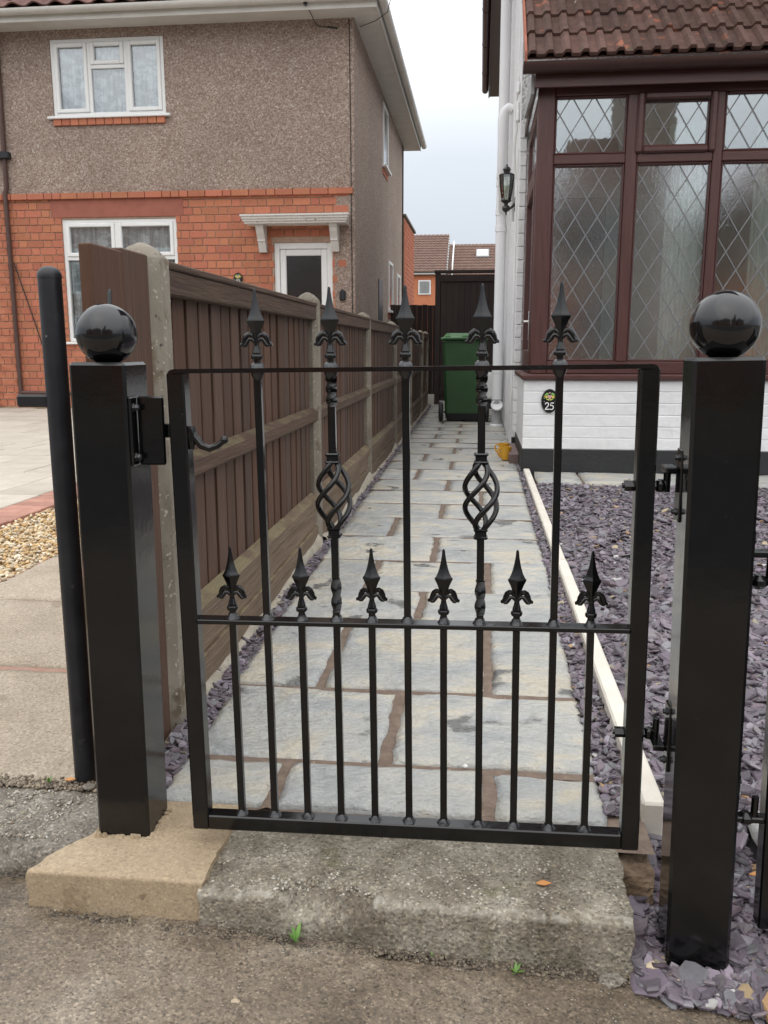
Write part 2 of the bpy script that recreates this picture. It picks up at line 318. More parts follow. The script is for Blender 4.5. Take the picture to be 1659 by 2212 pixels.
canopym = M('canopy_paint', [(.3, (.60, .585, .55)), (.7, (.72, .71, .68))], rough=.6, scale=8, stretch=(6, 1, 1), bump=[(40, .2, 'n')], spots=[(22, .66, (.18, .17, .15), None)])
roseW = M('rosewood_upvc', [(.25, (.052, .019, .0165)), (.5, (.078, .030, .026)), (.75, (.10, .042, .036))], rough=.38, spec=.5, scale=3, detail=8, stretch=(30, 30, 1.5), bump=[(20, .06, 'n')])
roseH = M('rosewood_upvc_rail', [(.25, (.052, .019, .0165)), (.5, (.078, .030, .026)), (.75, (.10, .042, .036))], rough=.38, spec=.5, scale=3, detail=8, stretch=(1.5, 30, 30), bump=[(20, .06, 'n')])
brownp = M('brown_plastic', (.055, .026, .022), rough=.36, scale=6)
wbrick = M('white_painted_brick', [(.3, (.74, .745, .75)), (.7, (.81, .815, .82))], rough=.5, scale=6, rv=.02, bump=[(14, .25, 'n'), (90, .15, 'n')])
plinthm = M('black_plinth_paint', (.021, .022, .024), rough=.55, scale=8, bump=[(40, .3, 'n')], rn=.1)
tilem = M('brown_roof_tile', [(.25, (.065, .034, .027)), (.5, (.105, .055, .043)), (.75, (.15, .085, .066))], rough=.85, scale=14, detail=9, rv=.25, bump=[(60, .5, 'n')], spots=[(7, .64, (.26, .095, .055), None), (16, .74, (.52, .46, .36), None), (9, .66, (.07, .065, .04), None)])
tile2 = M('red_brown_roof_tile', [(.25, (.085, .037, .030)), (.75, (.17, .085, .068))], rough=.85, scale=9, rv=.3, bump=[(40, .4, 'n')])
fartile = M('far_roof_tile', [(.3, (.13, .078, .06)), (.7, (.185, .115, .09))], rough=.9, scale=3, bump=[(20, .3, 'n')])
farbrick = M('far_brick', [(.3, (.47, .16, .075)), (.7, (.58, .22, .11))], rough=.9, scale=8, bump=[(30, .3, 'n')])
leadm = M('lead_came', (.21, .21, .217), rough=.45, metal=.4, scale=20)
glassw = glassmat('window_glass', (.95, .97, .97), .10)
glassd = glassmat('door_glass', (.62, .65, .66), .06, (30, .1), .08)
glassclear = glassmat('porch_clear_glass', (.8, .86, .84), .22, (3, .03))
glassobs = glassmat('porch_obscure_glass', (.98, 1., .99), .22, (55, .035), .01)
lampglass = glassmat('lantern_glass', (.75, .8, .72), .12)
binm = M('green_bin_plastic', [(.3, (.022, .065, .022)), (.7, (.03, .084, .03))], rough=.42, scale=6, bump=[(60, .05, 'n')], spots=[(30, .74, (.09, .11, .08), None)])
lidm = M('green_lid_plastic', (.05, .135, .05), rough=.4, scale=6)
tyrem = M('bin_tyre', (.015, .015, .016), rough=.6)
pipew = M('white_pipe', [(.3, (.74, .745, .75)), (.7, (.79, .795, .80))], rough=.35, scale=3)
greyp = M('grey_plastic', (.36, .365, .37), rough=.5)
yellow = M('yellow_glaze', (.72, .38, .035), rough=.2, spec=.5, scale=8)
plaqb = M('plaque_black', (.012, .012, .013), rough=.2)
plaqw = M('plaque_white', (.85, .85, .85), rough=.4)
pinkm = M('petal_pink', (.7, .42, .40), rough=.5); yelm = M('petal_yellow', (.70, .52, .12), rough=.5); grnm = M('leaf_green_paint', (.20, .40, .10), rough=.5)
silver = M('brushed_handle', (.55, .53, .5), rough=.25, metal=.9)
lampm = M('lantern_black', (.018, .018, .02), rough=.35)
greenm = M('weed_leaf', [(.3, (.085, .19, .03)), (.7, (.15, .29, .055))], rough=.5, scale=20)
drym = M('dry_stem', (.34, .24, .12), rough=.8)
leafm = M('fallen_leaf', [(.3, (.48, .19, .06)), (.7, (.62, .30, .10))], rough=.6, scale=30)
chalk = M('white_chip', (.78, .78, .76), rough=.7)
stonem = M('buff_stone', [(.3, (.42, .33, .22)), (.7, (.58, .48, .34))], rough=.7, scale=20, rv=.2)
brownstep = M('brown_step_paint', (.17, .115, .105), rough=.6, scale=8)
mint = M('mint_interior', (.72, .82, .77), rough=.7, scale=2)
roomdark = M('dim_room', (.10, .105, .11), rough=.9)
cable = M('white_cable', (.7, .7, .68), rough=.5)
blackcable = M('black_cable', (.02, .02, .02), rough=.6)
rustp = M('old_brown_pipe', [(.3, (.07, .036, .03)), (.7, (.10, .055, .045))], rough=.6, scale=10)
hmort = M('haunch_concrete', [(.3, (.27, .24, .185)), (.7, (.42, .38, .31))], rough=.9, scale=14, detail=9, bump=[(50, .6, 'n')])

def lace_folds(name):
    m = bpy.data.materials.new(name); m.use_nodes = True; nt = m.node_tree; N = nt.nodes.new; L = nt.links.new; b = nt.nodes['Principled BSDF']; b.inputs['Roughness'].default_value = .9
    tcn = N('ShaderNodeTexCoord'); mp = N('ShaderNodeMapping'); mp.inputs['Scale'].default_value = (9, 9, .8); L(tcn.outputs['Object'], mp.inputs[0])
    n = N('ShaderNodeTexNoise'); n.inputs['Scale'].default_value = 3.0; n.inputs['Detail'].default_value = 3; L(mp.outputs[0], n.inputs[0])  # upright streaks: light and shade of the folds put into the colour
    r = N('ShaderNodeValToRGB'); L(n.outputs[0], r.inputs[0]); e = r.color_ramp.elements; e[0].position = .38; e[0].color = (.50, .55, .57, 1); e[1].position = .62; e[1].color = (.86, .89, .90, 1)
    m2 = N('ShaderNodeMapping'); m2.inputs['Scale'].default_value = (2.2, .1, 3.4); L(tcn.outputs['Object'], m2.inputs[0]); n2 = N('ShaderNodeTexNoise'); n2.inputs['Scale'].default_value = 3.2; n2.inputs['Detail'].default_value = 3; L(m2.outputs[0], n2.inputs[0])
    r2 = N('ShaderNodeMapRange'); r2.inputs[1].default_value = .46; r2.inputs[2].default_value = .56; r2.inputs[3].default_value = .72; r2.inputs[4].default_value = 1.05; L(n2.outputs[0], r2.inputs[0])
    vs = N('ShaderNodeVectorMath'); vs.operation = 'SCALE'; L(r.outputs[0], vs.inputs[0]); L(r2.outputs[0], vs.inputs['Scale']); L(vs.outputs[0], b.inputs['Base Color']); return m
lacem = lace_folds('net_curtain')

# ================================================================== THE SETTING
def fx(Y): return -.69 - .0065 * (Y - 1.83)                       # line of the fence posts' path-side faces
def pl(Y): return float(np.interp(Y, [1.4, 1.9, 2.3, 3.5, 6.2, 10, 14], [-.622, -.622, -.637, -.655, -.685, -.712, -.73]))
def pr_(Y): return float(np.interp(Y, [1.4, 2.2, 3.3, 4.5, 8, 14], [.258, .264, .282, .288, .302, .245]))

V = [(-300, -300, -.25), (300, -300, -.25), (300, 300, -.25), (-300, 300, -.25)]
tag(MB().add(V, [(0, 1, 2, 3)]).build('ground', groundm), kind='structure')
# pavement in front of the gate, falling a little to the right
def pavez(x): return -.088 - .018 * np.tanh((x + .2) / .3) - .014 * np.clip((x - .18) / .2, 0, 1)
xs = np.unique(np.concatenate([np.linspace(-30, -1.6, 40), np.linspace(-1.6, 1.3, 300), np.linspace(1.3, 30, 40)]))
ys = np.unique(np.concatenate([np.linspace(-1.2, .7, 24), np.linspace(.7, 1.42, 120)]))
X, Y = np.meshgrid(xs, ys, indexing='ij')
Z = pavez(X) + .005 * fbm(X*3, Y*3, 0, 3) + .0022 * fbm(X*38, Y*38, 1, 3)
Z += -.012 * np.exp(-((Y - 1.26) / .03)**2) * (fbm(X*9, Y*4, 2, 2) > .1)
tag(obj('pavement', npmesh('pavement', np.stack([X, Y, Z], -1).reshape(-1, 3), gridF(len(xs), len(ys)), pavem, True)), kind='structure')
tag(MB().box(-60, 60, -1.32, -1.2, -.3, -.085, .01).build('street_kerb', kerbm), kind='structure')
tag(MB().box(-80, 80, -7.2, -1.32, -.32, -.2).build('road', roadm), kind='structure')
tag(MB().box(-60, 60, -9.2, -7.2, -.32, -.09, .01).build('far_pavement', kerbm), kind='structure')
tag(MB().box(-60, 60, -13.0, -9.2, -.32, -.075).build('far_gardens', M('far_garden', [(.3, (.06, .09, .03)), (.7, (.20, .18, .14))], rough=.9, scale=.6, world=True)), kind='structure')

def rough_block(x0, x1, yb, yf, zt, zb, r, amp, res, f=14., jag=.0, zfall=0., edge=0., yskew=0., slant=0.):
    """a cast or broken strip running along X: worn top, rounded front arris, rough front face and jagged ends"""
    nx = max(4, int((x1-x0)/res)); nt_ = max(3, int((yb-yf)/res)); nf = max(3, int((zt-zb)/res)); prof = []
    for i in range(nt_): prof.append((yb + (yf+r-yb)*i/nt_, zt, 0, 1))
    for i in range(7): a = math.pi/2*i/6; prof.append((yf+r-r*math.sin(a), zt-r+r*math.cos(a), -math.sin(a), math.cos(a)))
    for i in range(1, nf+1): prof.append((yf, zt-r+(zb-zt+r)*i/nf, -1, 0))
    P = np.array(prof); u = np.linspace(0, 1, nx)[:, None]
    yy = P[None, :, 0]; zz = P[None, :, 1] + 0*u
    lo = x0 + slant*(yy-yf)*(yy < yf+.17) + slant*.17*(yy >= yf+.17) + jag*fbm(yy*30+zz*30, 0, 3.1, 4); hi = x1 + jag*fbm(yy*30+zz*30, 0, 9.7, 4)
    xx = lo + (hi-lo)*u
    n = amp*fbm(xx*f, yy*f, zz*f, 4)
    onfront = (P[None, :, 2] < -.5)
    chip = edge*np.clip(fbm(xx*11, 4.2, 0, 3) - .15, 0, 1) * np.exp(-((zz - zt)/.03)**2) * np.exp(-((yy - yf)/.03)**2)
    Yv = yy + P[None, :, 2]*n*-1*-1 + chip + yskew*(xx-x0)
    Zv = zz + P[None, :, 3]*n - chip*.7 + zfall*(xx-x0)
    Vv = np.stack([xx, Yv, Zv], -1); np_ = len(P)
    Vl = Vv.reshape(-1, 3).tolist(); Fl = gridF(nx, np_)[:, ::-1].tolist()
    for s_, rev in ((0, True), (nx-1, False)):
        base = len(Vl); Vl.append((float(xx[s_].mean()), yb, zb)); ring = [s_*np_ + j for j in range(np_)]
        for j in range(np_-1): Fl.append([base, ring[j], ring[j+1]] if rev else [base, ring[j+1], ring[j]])
    m = MB(); m.add(Vl, Fl); return m

o = rough_block(-.452, .262, 1.47, 1.245, -.012, -.16, .014, .0014, .0055, 60, .006, edge=.035)
tag(o.build('threshold_block', oldconc, smooth=True, ang=70), 'weathered grey concrete threshold block below the garden gate', 'threshold')
o = rough_block(-.757, -.445, 1.50, 1.252, .0, -.14, .006, .0008, .005, 22, .0045, edge=.015, slant=.5)
tag(o.build('mortar_pad', padm, smooth=True, ang=70), 'fresh sandy mortar pad around the foot of the black gate post on the left', 'mortar pad')
o = rough_block(-8, -.62, 1.56, 1.325, -.008, -.16, 0.03, .0035, .009, 40, .012, edge=.05)
tag(o.build('kerb', kerbm, smooth=True, ang=70), kind='structure')

# ---- flagged path to the side gate
path = tag(MB().add([(-.74, 1.44, -.014), (.33, 1.44, -.014), (.33, 14.2, -.014), (-.78, 14.2, -.014)], [(0, 1, 2, 3)]).build('path', mortarm), kind='structure')
# pointing, slightly uneven, standing nearly flush with the slabs
def slab_mesh(x0, x1, y0, y1, seed, res, amp=.0035):
    nx, ny = max(5, int((x1-x0)/res)), max(5, int((y1-y0)/res)); cx, cy = (x0+x1)/2, (y0+y1)/2
    u = np.linspace(-1, 1, nx); v = np.linspace(-1, 1, ny); U, W = np.meshgrid(u, v, indexing='ij')
    hx, hy = (x1-x0)/2, (y1-y0)/2
    ex = .0045*fbm(W*hy*22+seed, np.sign(U)*3, seed, 3); ey = .004*fbm(U*hx*22+seed, np.sign(W)*5, seed+4, 3)
    Xs = U*(hx+ex); Ys = W*(hy+ey)
    Xs = np.where((np.abs(U) > .9) & (np.abs(W) > .9), Xs*.992, Xs)
    Zs = amp*fbm(Xs*5+seed, Ys*9, seed, 5) + .0012*fbm(Xs*40, Ys*60, seed, 2)
    Zs += amp*.7*np.round(1.4*fbm(Xs*3.5+9, Ys*7, seed, 3))         # riven steps
    d = np.minimum((1-np.abs(U))*hx, (1-np.abs(W))*hy); Zs -= .006*np.clip(1 - d/.012, 0, 1)**2
    top = np.stack([Xs, Ys, Zs], -1).reshape(-1, 3); F = gridF(nx, ny)
    i = np.arange(nx*ny).reshape(nx, ny); ring = np.concatenate([i[:, 0], i[-1, 1:], i[-2::-1, -1], i[0, -2:0:-1]])
    sk = top[ring].copy(); sk[:, 2] = -.03; b0 = len(top); k = len(ring); j = np.arange(k)
    F2 = np.stack([ring, b0+j, b0+(j+1) % k, ring[(j+1) % k]], -1)
    return npmesh('flagstone', np.concatenate([top, sk]), np.concatenate([F, F2]), slabm, True), (cx, cy)
rowsY = [1.505, 1.70, 2.105, 2.64, 3.04, 3.493, 3.958, 4.418, 4.839, 5.311, 5.753, 6.258, 6.72, 7.188, 7.663, 8.064, 8.442, 8.871, 9.26, 9.643, 10.06, 10.5, 10.93, 11.36, 11.8, 12.25, 12.7, 13.15, 13.6, 14.05]
jx = [[-.397, .034], [-.188], [-.405, .038], [-.188], [-.407, .046], [-.184], [-.415], [-.193], [.021], [-.194], [-.428], [-.202], [-.436], [-.206], [-.431], [-.203], [-.429], [-.2], [-.429], [-.2], [-.43], [-.2], [-.43], [-.2], [-.43], [-.2], [-.43], [-.2], [-.43]]
sd = 1
for i in range(len(rowsY)-1):
    y0, y1 = rowsY[i] + (.011 if i < 4 else .006), rowsY[i+1] - (.011 if i < 3 else .006)
    edges = [pl((y0+y1)/2)] + jx[i] + [pr_((y0+y1)/2)]
    for a in range(len(edges)-1):
        g0 = 0 if a == 0 else .0135; g1 = 0 if a == len(edges)-2 else .0135
        me, c = slab_mesh(edges[a]+g0, edges[a+1]-g1, y0, y1, sd*3.7, .014 if y0 < 3.5 else (.03 if y0 < 7 else .06)); sd += 1
        obj('flagstone', me, path, (c[0], c[1], random.uniform(-.0015, .002)), rot=(R(random.uniform(-.15, .15)), R(random.uniform(-.15, .15)), R(random.uniform(-.3, .3))))
# raised pointing between the slabs (brown, gritty)
m = MB()
for i in range(0, 20):
    for xj in jx[i]: 
        n = 12
        for q in range(n):
            ya, yb_ = rowsY[i] + (rowsY[i+1]-rowsY[i])*q/n, rowsY[i] + (rowsY[i+1]-rowsY[i])*(q+1)/n
            hw = .019; z = -.004 + random.uniform(-.0004, .0004); m.add([(xj-hw, ya, z-.006), (xj, ya, z), (xj+hw, ya, z-.006), (xj+hw, yb_, z-.006), (xj, yb_, z), (xj-hw, yb_, z-.006)], [(0, 1, 4, 5), (1, 2, 3, 4)])
for i in range(1, 26):
    x0, x1 = pl(rowsY[i])+.004, pr_(rowsY[i])-.004; n = 24; z = -.0035 if i < 5 else -.0015
    for q in range(n):
        xa, xb = x0+(x1-x0)*q/n, x0+(x1-x0)*(q+1)/n; y = rowsY[i]; hw = .016 if i < 4 else .009; m.add([(xa, y-hw, z-.004), (xb, y-hw, z-.004), (xb, y, z), (xa, y, z), (xb, y+hw, z-.004), (xa, y+hw, z-.004)], [(0, 1, 2, 3), (3, 2, 4, 5)])
po_ = m.build('pointing', mortarm, path, smooth=True, ang=80); po_['kind'] = 'stuff'

# ---- slate chippings
def slz(X, Y):
    X = np.asarray(X, float); Y = np.asarray(Y, float)
    return np.interp(Y, [1.1, 1.2, 1.3, 1.38, 1.48, 1.62, 1.85], [-.126, -.119, -.115, -.102, -.074, -.040, -.014]) + .006*fbm(X*3, Y*3, 5, 2)
sx_ = np.linspace(.262, 5, 60); sy_ = np.unique(np.concatenate([np.linspace(1.12, 2, 40), np.linspace(2, 5.75, 20)]))
X, Y = np.meshgrid(sx_, sy_, indexing='ij')
tag(obj('slate_bed', npmesh('slate_bed', np.stack([X, Y, slz(X, Y)-.006], -1).reshape(-1, 3), gridF(60, len(sy_)), soilm, True)), kind='structure')
PAL = np.array([(.128, .100, .128), (.110, .090, .110), (.160, .128, .158), (.095, .08, .094), (.138, .116, .128), (.175, .158, .18), (.125, .094, .110), (.145, .14, .152)])
ODD = np.array([(.34, .25, .15), (.42, .34, .22), (.25, .22, .16), (.40, .25, .13), (.45, .44, .42)])
def chips(name, label, X, Y, Z, size, cat='slate', tilt=.22, odd=.025):
    n = len(X); K = 6; a = np.linspace(0, 2*np.pi, K, endpoint=False)[None] + rng.uniform(0, 6.3, (n, 1)) + rng.uniform(-.35, .35, (n, K))
    rr = size[:, None]*rng.uniform(.65, 1.2, (n, K)); asp = rng.uniform(.5, .95, (n, 1)); ro = rng.uniform(0, 6.3, (n, 1))
    px_, py_ = rr*np.cos(a), rr*np.sin(a)*asp; qx = px_*np.cos(ro)-py_*np.sin(ro); qy = px_*np.sin(ro)+py_*np.cos(ro)
    th = size[:, None]*rng.uniform(.13, .38, (n, 1)) + .0013
    tx, ty = rng.normal(0, tilt, (n, 1)), rng.normal(0, tilt, (n, 1))
    lift = np.abs(tx)*size[:, None]*.5 + np.abs(ty)*size[:, None]*.5
    base = Z[:, None] + lift
    V = np.empty((n, 3*K, 3)); 
    for li, (sc, hz) in enumerate(((.96, 0.), (1.03, .55), (.88, 1.))):
        V[:, li*K:(li+1)*K, 0] = X[:, None] + qx*sc; V[:, li*K:(li+1)*K, 1] = Y[:, None] + qy*sc
        V[:, li*K:(li+1)*K, 2] = base + th*hz + qx*tx + qy*ty + (rng.uniform(-.1, .1, (n, K))*th if li == 2 else 0)
    j = np.arange(K); quads = []
    for li in (0, 1): quads.append(np.stack([li*K+j, li*K+(j+1) % K, (li+1)*K+(j+1) % K, (li+1)*K+j], -1))
    quads.append(np.array([[2*K, 2*K+1, 2*K+2, 2*K+3], [2*K, 2*K+3, 2*K+4, 2*K+5]])); Q = np.concatenate(quads)
    F = (Q[None] + (np.arange(n)*3*K)[:, None, None]).reshape(-1, 4)
    c = PAL[rng.integers(0, len(PAL), n)]*rng.uniform(.75, 1.65, (n, 1)); gm = rng.random((n, 1)); c = c*(1-.25*gm) + c.mean(1, keepdims=True)*.25*gm; od = rng.random(n) < odd; c[od] = ODD[rng.integers(0, len(ODD), od.sum())]
    C4 = np.concatenate([np.repeat(c, 3*K, 0), np.ones((n*3*K, 1))], 1)
    o = obj(name, npmesh(name, V.reshape(-1, 3), F, slatem, False, C4)); return tag(o, label, cat, kind='stuff')
# garden bed: denser, larger and more mixed near the post
def inside(X, Y):
    ok = (X > .372) | ((Y < 1.56) & (X > .268))
    ok &= ~((X > .315) & (X < .425) & (Y > 1.262) & (Y < 1.37))
    ok &= Y > np.interp(X, [.25, .30, .35, .45, .6], [1.240, 1.214, 1.194, 1.178, 1.168]) + .008*fbm(X*30, 3.3, 0, 2)
    ok &= ~((X > .525) & (X < .9) & (Y > 1.36) & (Y < 1.62))
    return ok
n = 64000; Yc = 1.06 + 4.6*rng.random(n)**1.4; Xc = .26 + rng.random(n)*(.55 + .40*(Yc-1.0))
k = inside(Xc, Yc); Xc, Yc = Xc[k], Yc[k]; Zc = slz(Xc, Yc) - .006 + rng.random(len(Xc))*.014
sz = rng.uniform(.007, .0150, len(Xc))*np.where(Yc < 1.45, .92, 1.0)*np.exp(rng.normal(0, .36, len(Xc)))
chips('slate_chippings', 'plum grey slate chippings covering the front garden beside the path', Xc, Yc, Zc, sz, odd=.03)
n = 3600; Yc = 1.56 + 6.2*rng.random(n)**1.3; lo = np.array([pr_(y) for y in Yc]); Xc = lo + .002 + (np.where(Yc < 6.5, .325, .335)-lo-.006)*rng.random(n)
chips('slate_chippings', 'narrow strip of slate chippings between the path and the cream edging', Xc, Yc, -.014+rng.random(n)*.012, rng.uniform(.007, .015, n), tilt=.25)
n = 7000; Yc = 1.53 + 12*rng.random(n)**1.5; lo = fx(Yc) + .0; hi = np.array([pl(y) for y in Yc]); Xc = lo-.03 + (hi-lo+.028)*rng.random(n)
k = ~((Yc < 1.9) & (Xc < -.69)) & ~((Yc < 1.55) & (Xc < -.62)); Xc, Yc = Xc[k], Yc[k]; n = len(Xc)
chips('slate_chippings', 'narrow strip of slate chippings along the foot of the brown fence', Xc, Yc, -.018+rng.random(n)*.014, rng.uniform(.008, .017, n), odd=.012)
n = 500; Yc = 7.4 + 5*rng.random(n); Xc = .262 + .02*rng.random(n) - .02*(Yc > 9)
chips('slate_chippings', 'few slate chippings along the foot of the white side wall', Xc, Yc, np.full(n, -.016), rng.uniform(.008, .016, n), odd=.01)

# ---- cream edging kerbs between the strip and the slate bed
for k, (a, b, lab) in enumerate(((1.545, 3.46, 'nearest cream concrete edging length, its end face beside the right gate post'), (3.475, 5.39, 'middle cream concrete edging length between path strip and slate bed'), (5.405, 6.16, 'farthest cream concrete edging length, ending at the black plinth'))):
    t = MB().box(.324, .367, a, b, -.15, .026, .005)
    tag(t.build('edging_kerb', edgem, loc=(random.uniform(-.002, .002), 0, random.uniform(-.002, .002))), lab, 'edging', 'cream edging beside the path')
# ---- paving in front of the porch
pv = tag(MB().box(.40, 3.6, 5.70, 6.2, -.05, -.012).build('porch_paving', mortarm), kind='structure')
xx = .40; sd = 200
for wd in (.31, .46, .62, .5, .45, .6):
    me, c = slab_mesh(xx, xx+wd-.022, 5.70, 6.185, sd*2.3, .04); sd += 1; obj('flagstone', me, pv, (c[0], c[1], .006)); xx += wd
me, c = slab_mesh(.53, .90, 1.365, 1.60, 77.7, .014)
tag(obj('stepping_stone', me, None, (c[0], c[1], -.006), rot=(R(1.5), 0, R(-3))), 'pale sandstone slab in the slate at the right frame edge', 'stepping stone')
# a bare earth edge by the threshold
o = rough_block(.262, .322, 1.62, 1.40, -.03, -.14, .03, .012, .008, 26, .006)
tag(o.build('soil_edge', M('crumbly_soil', [(.3, (.10, .065, .042)), (.7, (.24, .17, .11))], rough=.95, scale=25, bump=[(60, .8, 'n')])), kind='structure')

# ---- neighbour's drive: concrete flags, golden gravel, red brick edging, cream paving
drv = tag(MB().box(-1.83, -.755, 1.545, 12, -.2, -.008).build('driveway', M('pink_joint_mortar', [(.3, (.30, .17, .125)), (.7, (.40, .25, .19))], rough=.9, scale=20, world=True)), kind='structure')
fy = [1.545, 2.158, 2.79, 3.42, 4.05, 4.68, 5.31, 5.94, 6.57, 7.2, 7.83]
for i in range(len(fy)-1):
    gap0, gap1 = (.004 if i == 0 else (.014 if i == 1 else .004)), (.014 if i == 0 else .004)
    me, c = slab_mesh(-1.812, -.765, fy[i]+gap0, fy[i+1]-gap1, 31.3+i, .03, .0012); me.materials[0] = flagm
    obj('concrete_flag', me, drv, (c[0], c[1], random.uniform(-.002, .002)))
def pebbles(name, label, X, Y, Z, size, pal, m, squash=.65, low=False):
    bpyV = MB(); t = (1+5**.5)/2
    iv = np.array([(-1, t, 0), (1, t, 0), (-1, -t, 0), (1, -t, 0), (0, -1, t), (0, 1, t), (0, -1, -t), (0, 1, -t), (t, 0, -1), (t, 0, 1), (-t, 0, -1), (-t, 0, 1)])/math.sqrt(1+t*t)
    fi = [(0, 11, 5), (0, 5, 1), (0, 1, 7), (0, 7, 10), (0, 10, 11), (1, 5, 9), (5, 11, 4), (11, 10, 2), (10, 7, 6), (7, 1, 8), (3, 9, 4), (3, 4, 2), (3, 2, 6), (3, 6, 8), (3, 8, 9), (4, 9, 5), (2, 4, 11), (6, 2, 10), (8, 6, 7), (9, 8, 1)]
    vs = [tuple(v) for v in iv]; cache = {}; f2 = []
    def mid(a, b):
        k = (min(a, b), max(a, b))
        if k not in cache: p = np.array(vs[a])+np.array(vs[b]); p /= np.linalg.norm(p); vs.append(tuple(p)); cache[k] = len(vs)-1
        return cache[k]
    for a, b, c in fi: ab, bc, ca = mid(a, b), mid(b, c), mid(c, a); f2 += [(a, ab, ca), (b, bc, ab), (c, ca, bc), (ab, bc, ca)]
    if low: vs, f2 = vs[:12], fi
    S = np.array(vs); Fi = np.array(f2); n = len(X); k = len(S)
    sc = size[:, None]*np.stack([rng.uniform(.8, 1.3, n), rng.uniform(.6, 1., n), rng.uniform(.45, .8, n)], -1)
    P = S[None]*sc[:, None]*(1 + rng.uniform(-.14, .14, (n, k, 1)))
    a = rng.uniform(0, 6.3, n)[:, None]; b = rng.normal(0, .4, n)[:, None]
    x, y, z = P[..., 0], P[..., 1], P[..., 2]; y, z = y*np.cos(b)-z*np.sin(b), y*np.sin(b)+z*np.cos(b); x, y = x*np.cos(a)-y*np.sin(a), x*np.sin(a)+y*np.cos(a)
    V = np.stack([x+X[:, None], y+Y[:, None], z+Z[:, None]], -1); F = (Fi[None]+(np.arange(n)*k)[:, None, None]).reshape(-1, 3)
    c = np.array(pal)[rng.integers(0, len(pal), n)]*rng.uniform(.75, 1.2, (n, 1)); C4 = np.concatenate([np.repeat(c, k, 0), np.ones((n*k, 1))], 1)
    return tag(obj(name, npmesh(name, V.reshape(-1, 3), F, m, True, C4)), label, 'gravel', kind='stuff')
n = 9000; Xc = -2.37 + .56*rng.random(n); Yc = 2.6 + 3.2*rng.random(n)
tag(MB().box(-2.395, -1.81, 1.55, 12, -.2, -.022).build('gravel_bed', M('gravel_bed', (.24, .17, .09), rough=.9, scale=30, world=True)), kind='structure')
pebbles('golden_gravel', 'golden gravel strip between the concrete flags and the red brick edging', Xc, Yc, -.022+rng.random(n)*.022, rng.uniform(.006, .0125, n), [(.62, .44, .22), (.55, .36, .16), (.68, .55, .36), (.72, .64, .5), (.46, .30, .14), (.58, .48, .33), (.45, .36, .25)], gravelm)
ed = tag(MB().box(-2.63, -2.388, 1.6, 12, -.2, -.012).build('brick_edging', redm), kind='structure')
bm_ = MB().box(-.115, .115, -.05, .05, -.04, .0, .004).mesh('brick', redm)
y = 3.4
while y < 7.5: obj('brick', bm_, ed, (-2.509+random.uniform(-.003, .003), y, random.uniform(.0, .004))); y += .107
dp = tag(MB().box(-9, -2.636, 1.6, 11.98, -.2, -.014).build('cream_patio', M('dark_joint', (.10, .08, .06), rough=.9, world=True)), kind='structure')
sm = {}
for wd in (.30, .45, .60): sm[wd] = MB().box(-wd/2+.004, wd/2-.004, -.221, .221, -.03, 0, .004).mesh('paving_slab', creamm)
y = 4.2; r = 0
while y < 11.9:
    x = -2.64; r += 1; random.seed(r)
    lim = -(.62*y + .9)
    while x > max(lim, -8.6):
        wd = random.choice((.30, .45, .60)); obj('paving_slab', sm[wd], dp, (x-wd/2, y, random.uniform(-.0015, .002))); x -= wd
    y += .45
random.seed(11)

# ================================================================== GATE AND POSTS
def gate_post(label, loc, rot, h, bury, side):
    """square post, 97 mm, with pressed cap and ball; origin at the ground, middle of the post"""
    t = thing('gate_post', label, 'gate post', loc, rot)
    MB().box(-.0488, .0488, -.0488, .0488, -bury, h+.0035, .005).build('post', black, t)
    r = .0505 if side > 0 else .0492; c = h + .003 + r*.93
    b = MB().lathe([(max(r*math.sin(math.pi*i/40), .0004), c-r*math.cos(math.pi*i/40)) for i in range(1, 41)], 56)
    b.build('ball', blackball, t, True, 80)
    return t
lp = gate_post('shiny black square gate post with ball top standing in the mortar pad', (-.631, 1.419, 0), (0, R(.2), 0), .852, .06, 1)
rp_ = gate_post('shiny black square gate post with ball top standing in the slate chippings', (.3705, 1.3145, -.105), (0, R(-1.1), R(-4)), .968, .12, -1)
# smudged mortar collar round the foot
m = MB()
for i in range(46):
    a = i/46*2*math.pi; cx, cy = math.cos(a), math.sin(a); s_ = .051/max(abs(cx), abs(cy)); m.lathe([(.004, .0), (random.uniform(.006, .011), .001), (random.uniform(.003, .006), random.uniform(.003, .009))], 6, (-.630+cx*s_, 1.419+cy*s_, -.002))
tag(m.build('mortar_collar', padm, smooth=True), 'ragged ring of mortar squeezed up round the left post foot', 'mortar')
def bolt(m, x, y, z, dx, r=.007, l=.008):
    m.lathe([(r*1.15, 0), (r*1.15, l*.35), (r*.8, l*.36), (r*.8, l), (r*.45, l*1.2)], 6, (x, y, z), 'x') if dx > 0 else m.lathe([(r*.45, -l*1.2), (r*.8, -l), (r*.8, -l*.36), (r*1.15, -l*.35), (r*1.15, 0)], 6, (x, y, z), 'x')
# slam plate on the left post
sp_ = thing('latch_keep', 'black L-shaped steel latch keep bolted to the left gate post', 'latch keep', (-.581, 1.395, .741))
MB().box(.001, .007, -.022, .026, -.0585, .0585, .0028).build('fixing_flange', black, sp_)
MB().box(.008, .054, .002, .008, -.058, .058, .0028).build('stop_plate', black, sp_)
for z in (.040, -.043):
    m = MB(); bolt(m, .0075, -.010, z, 1); m.build('bolt', weldm, sp_, True, 30)
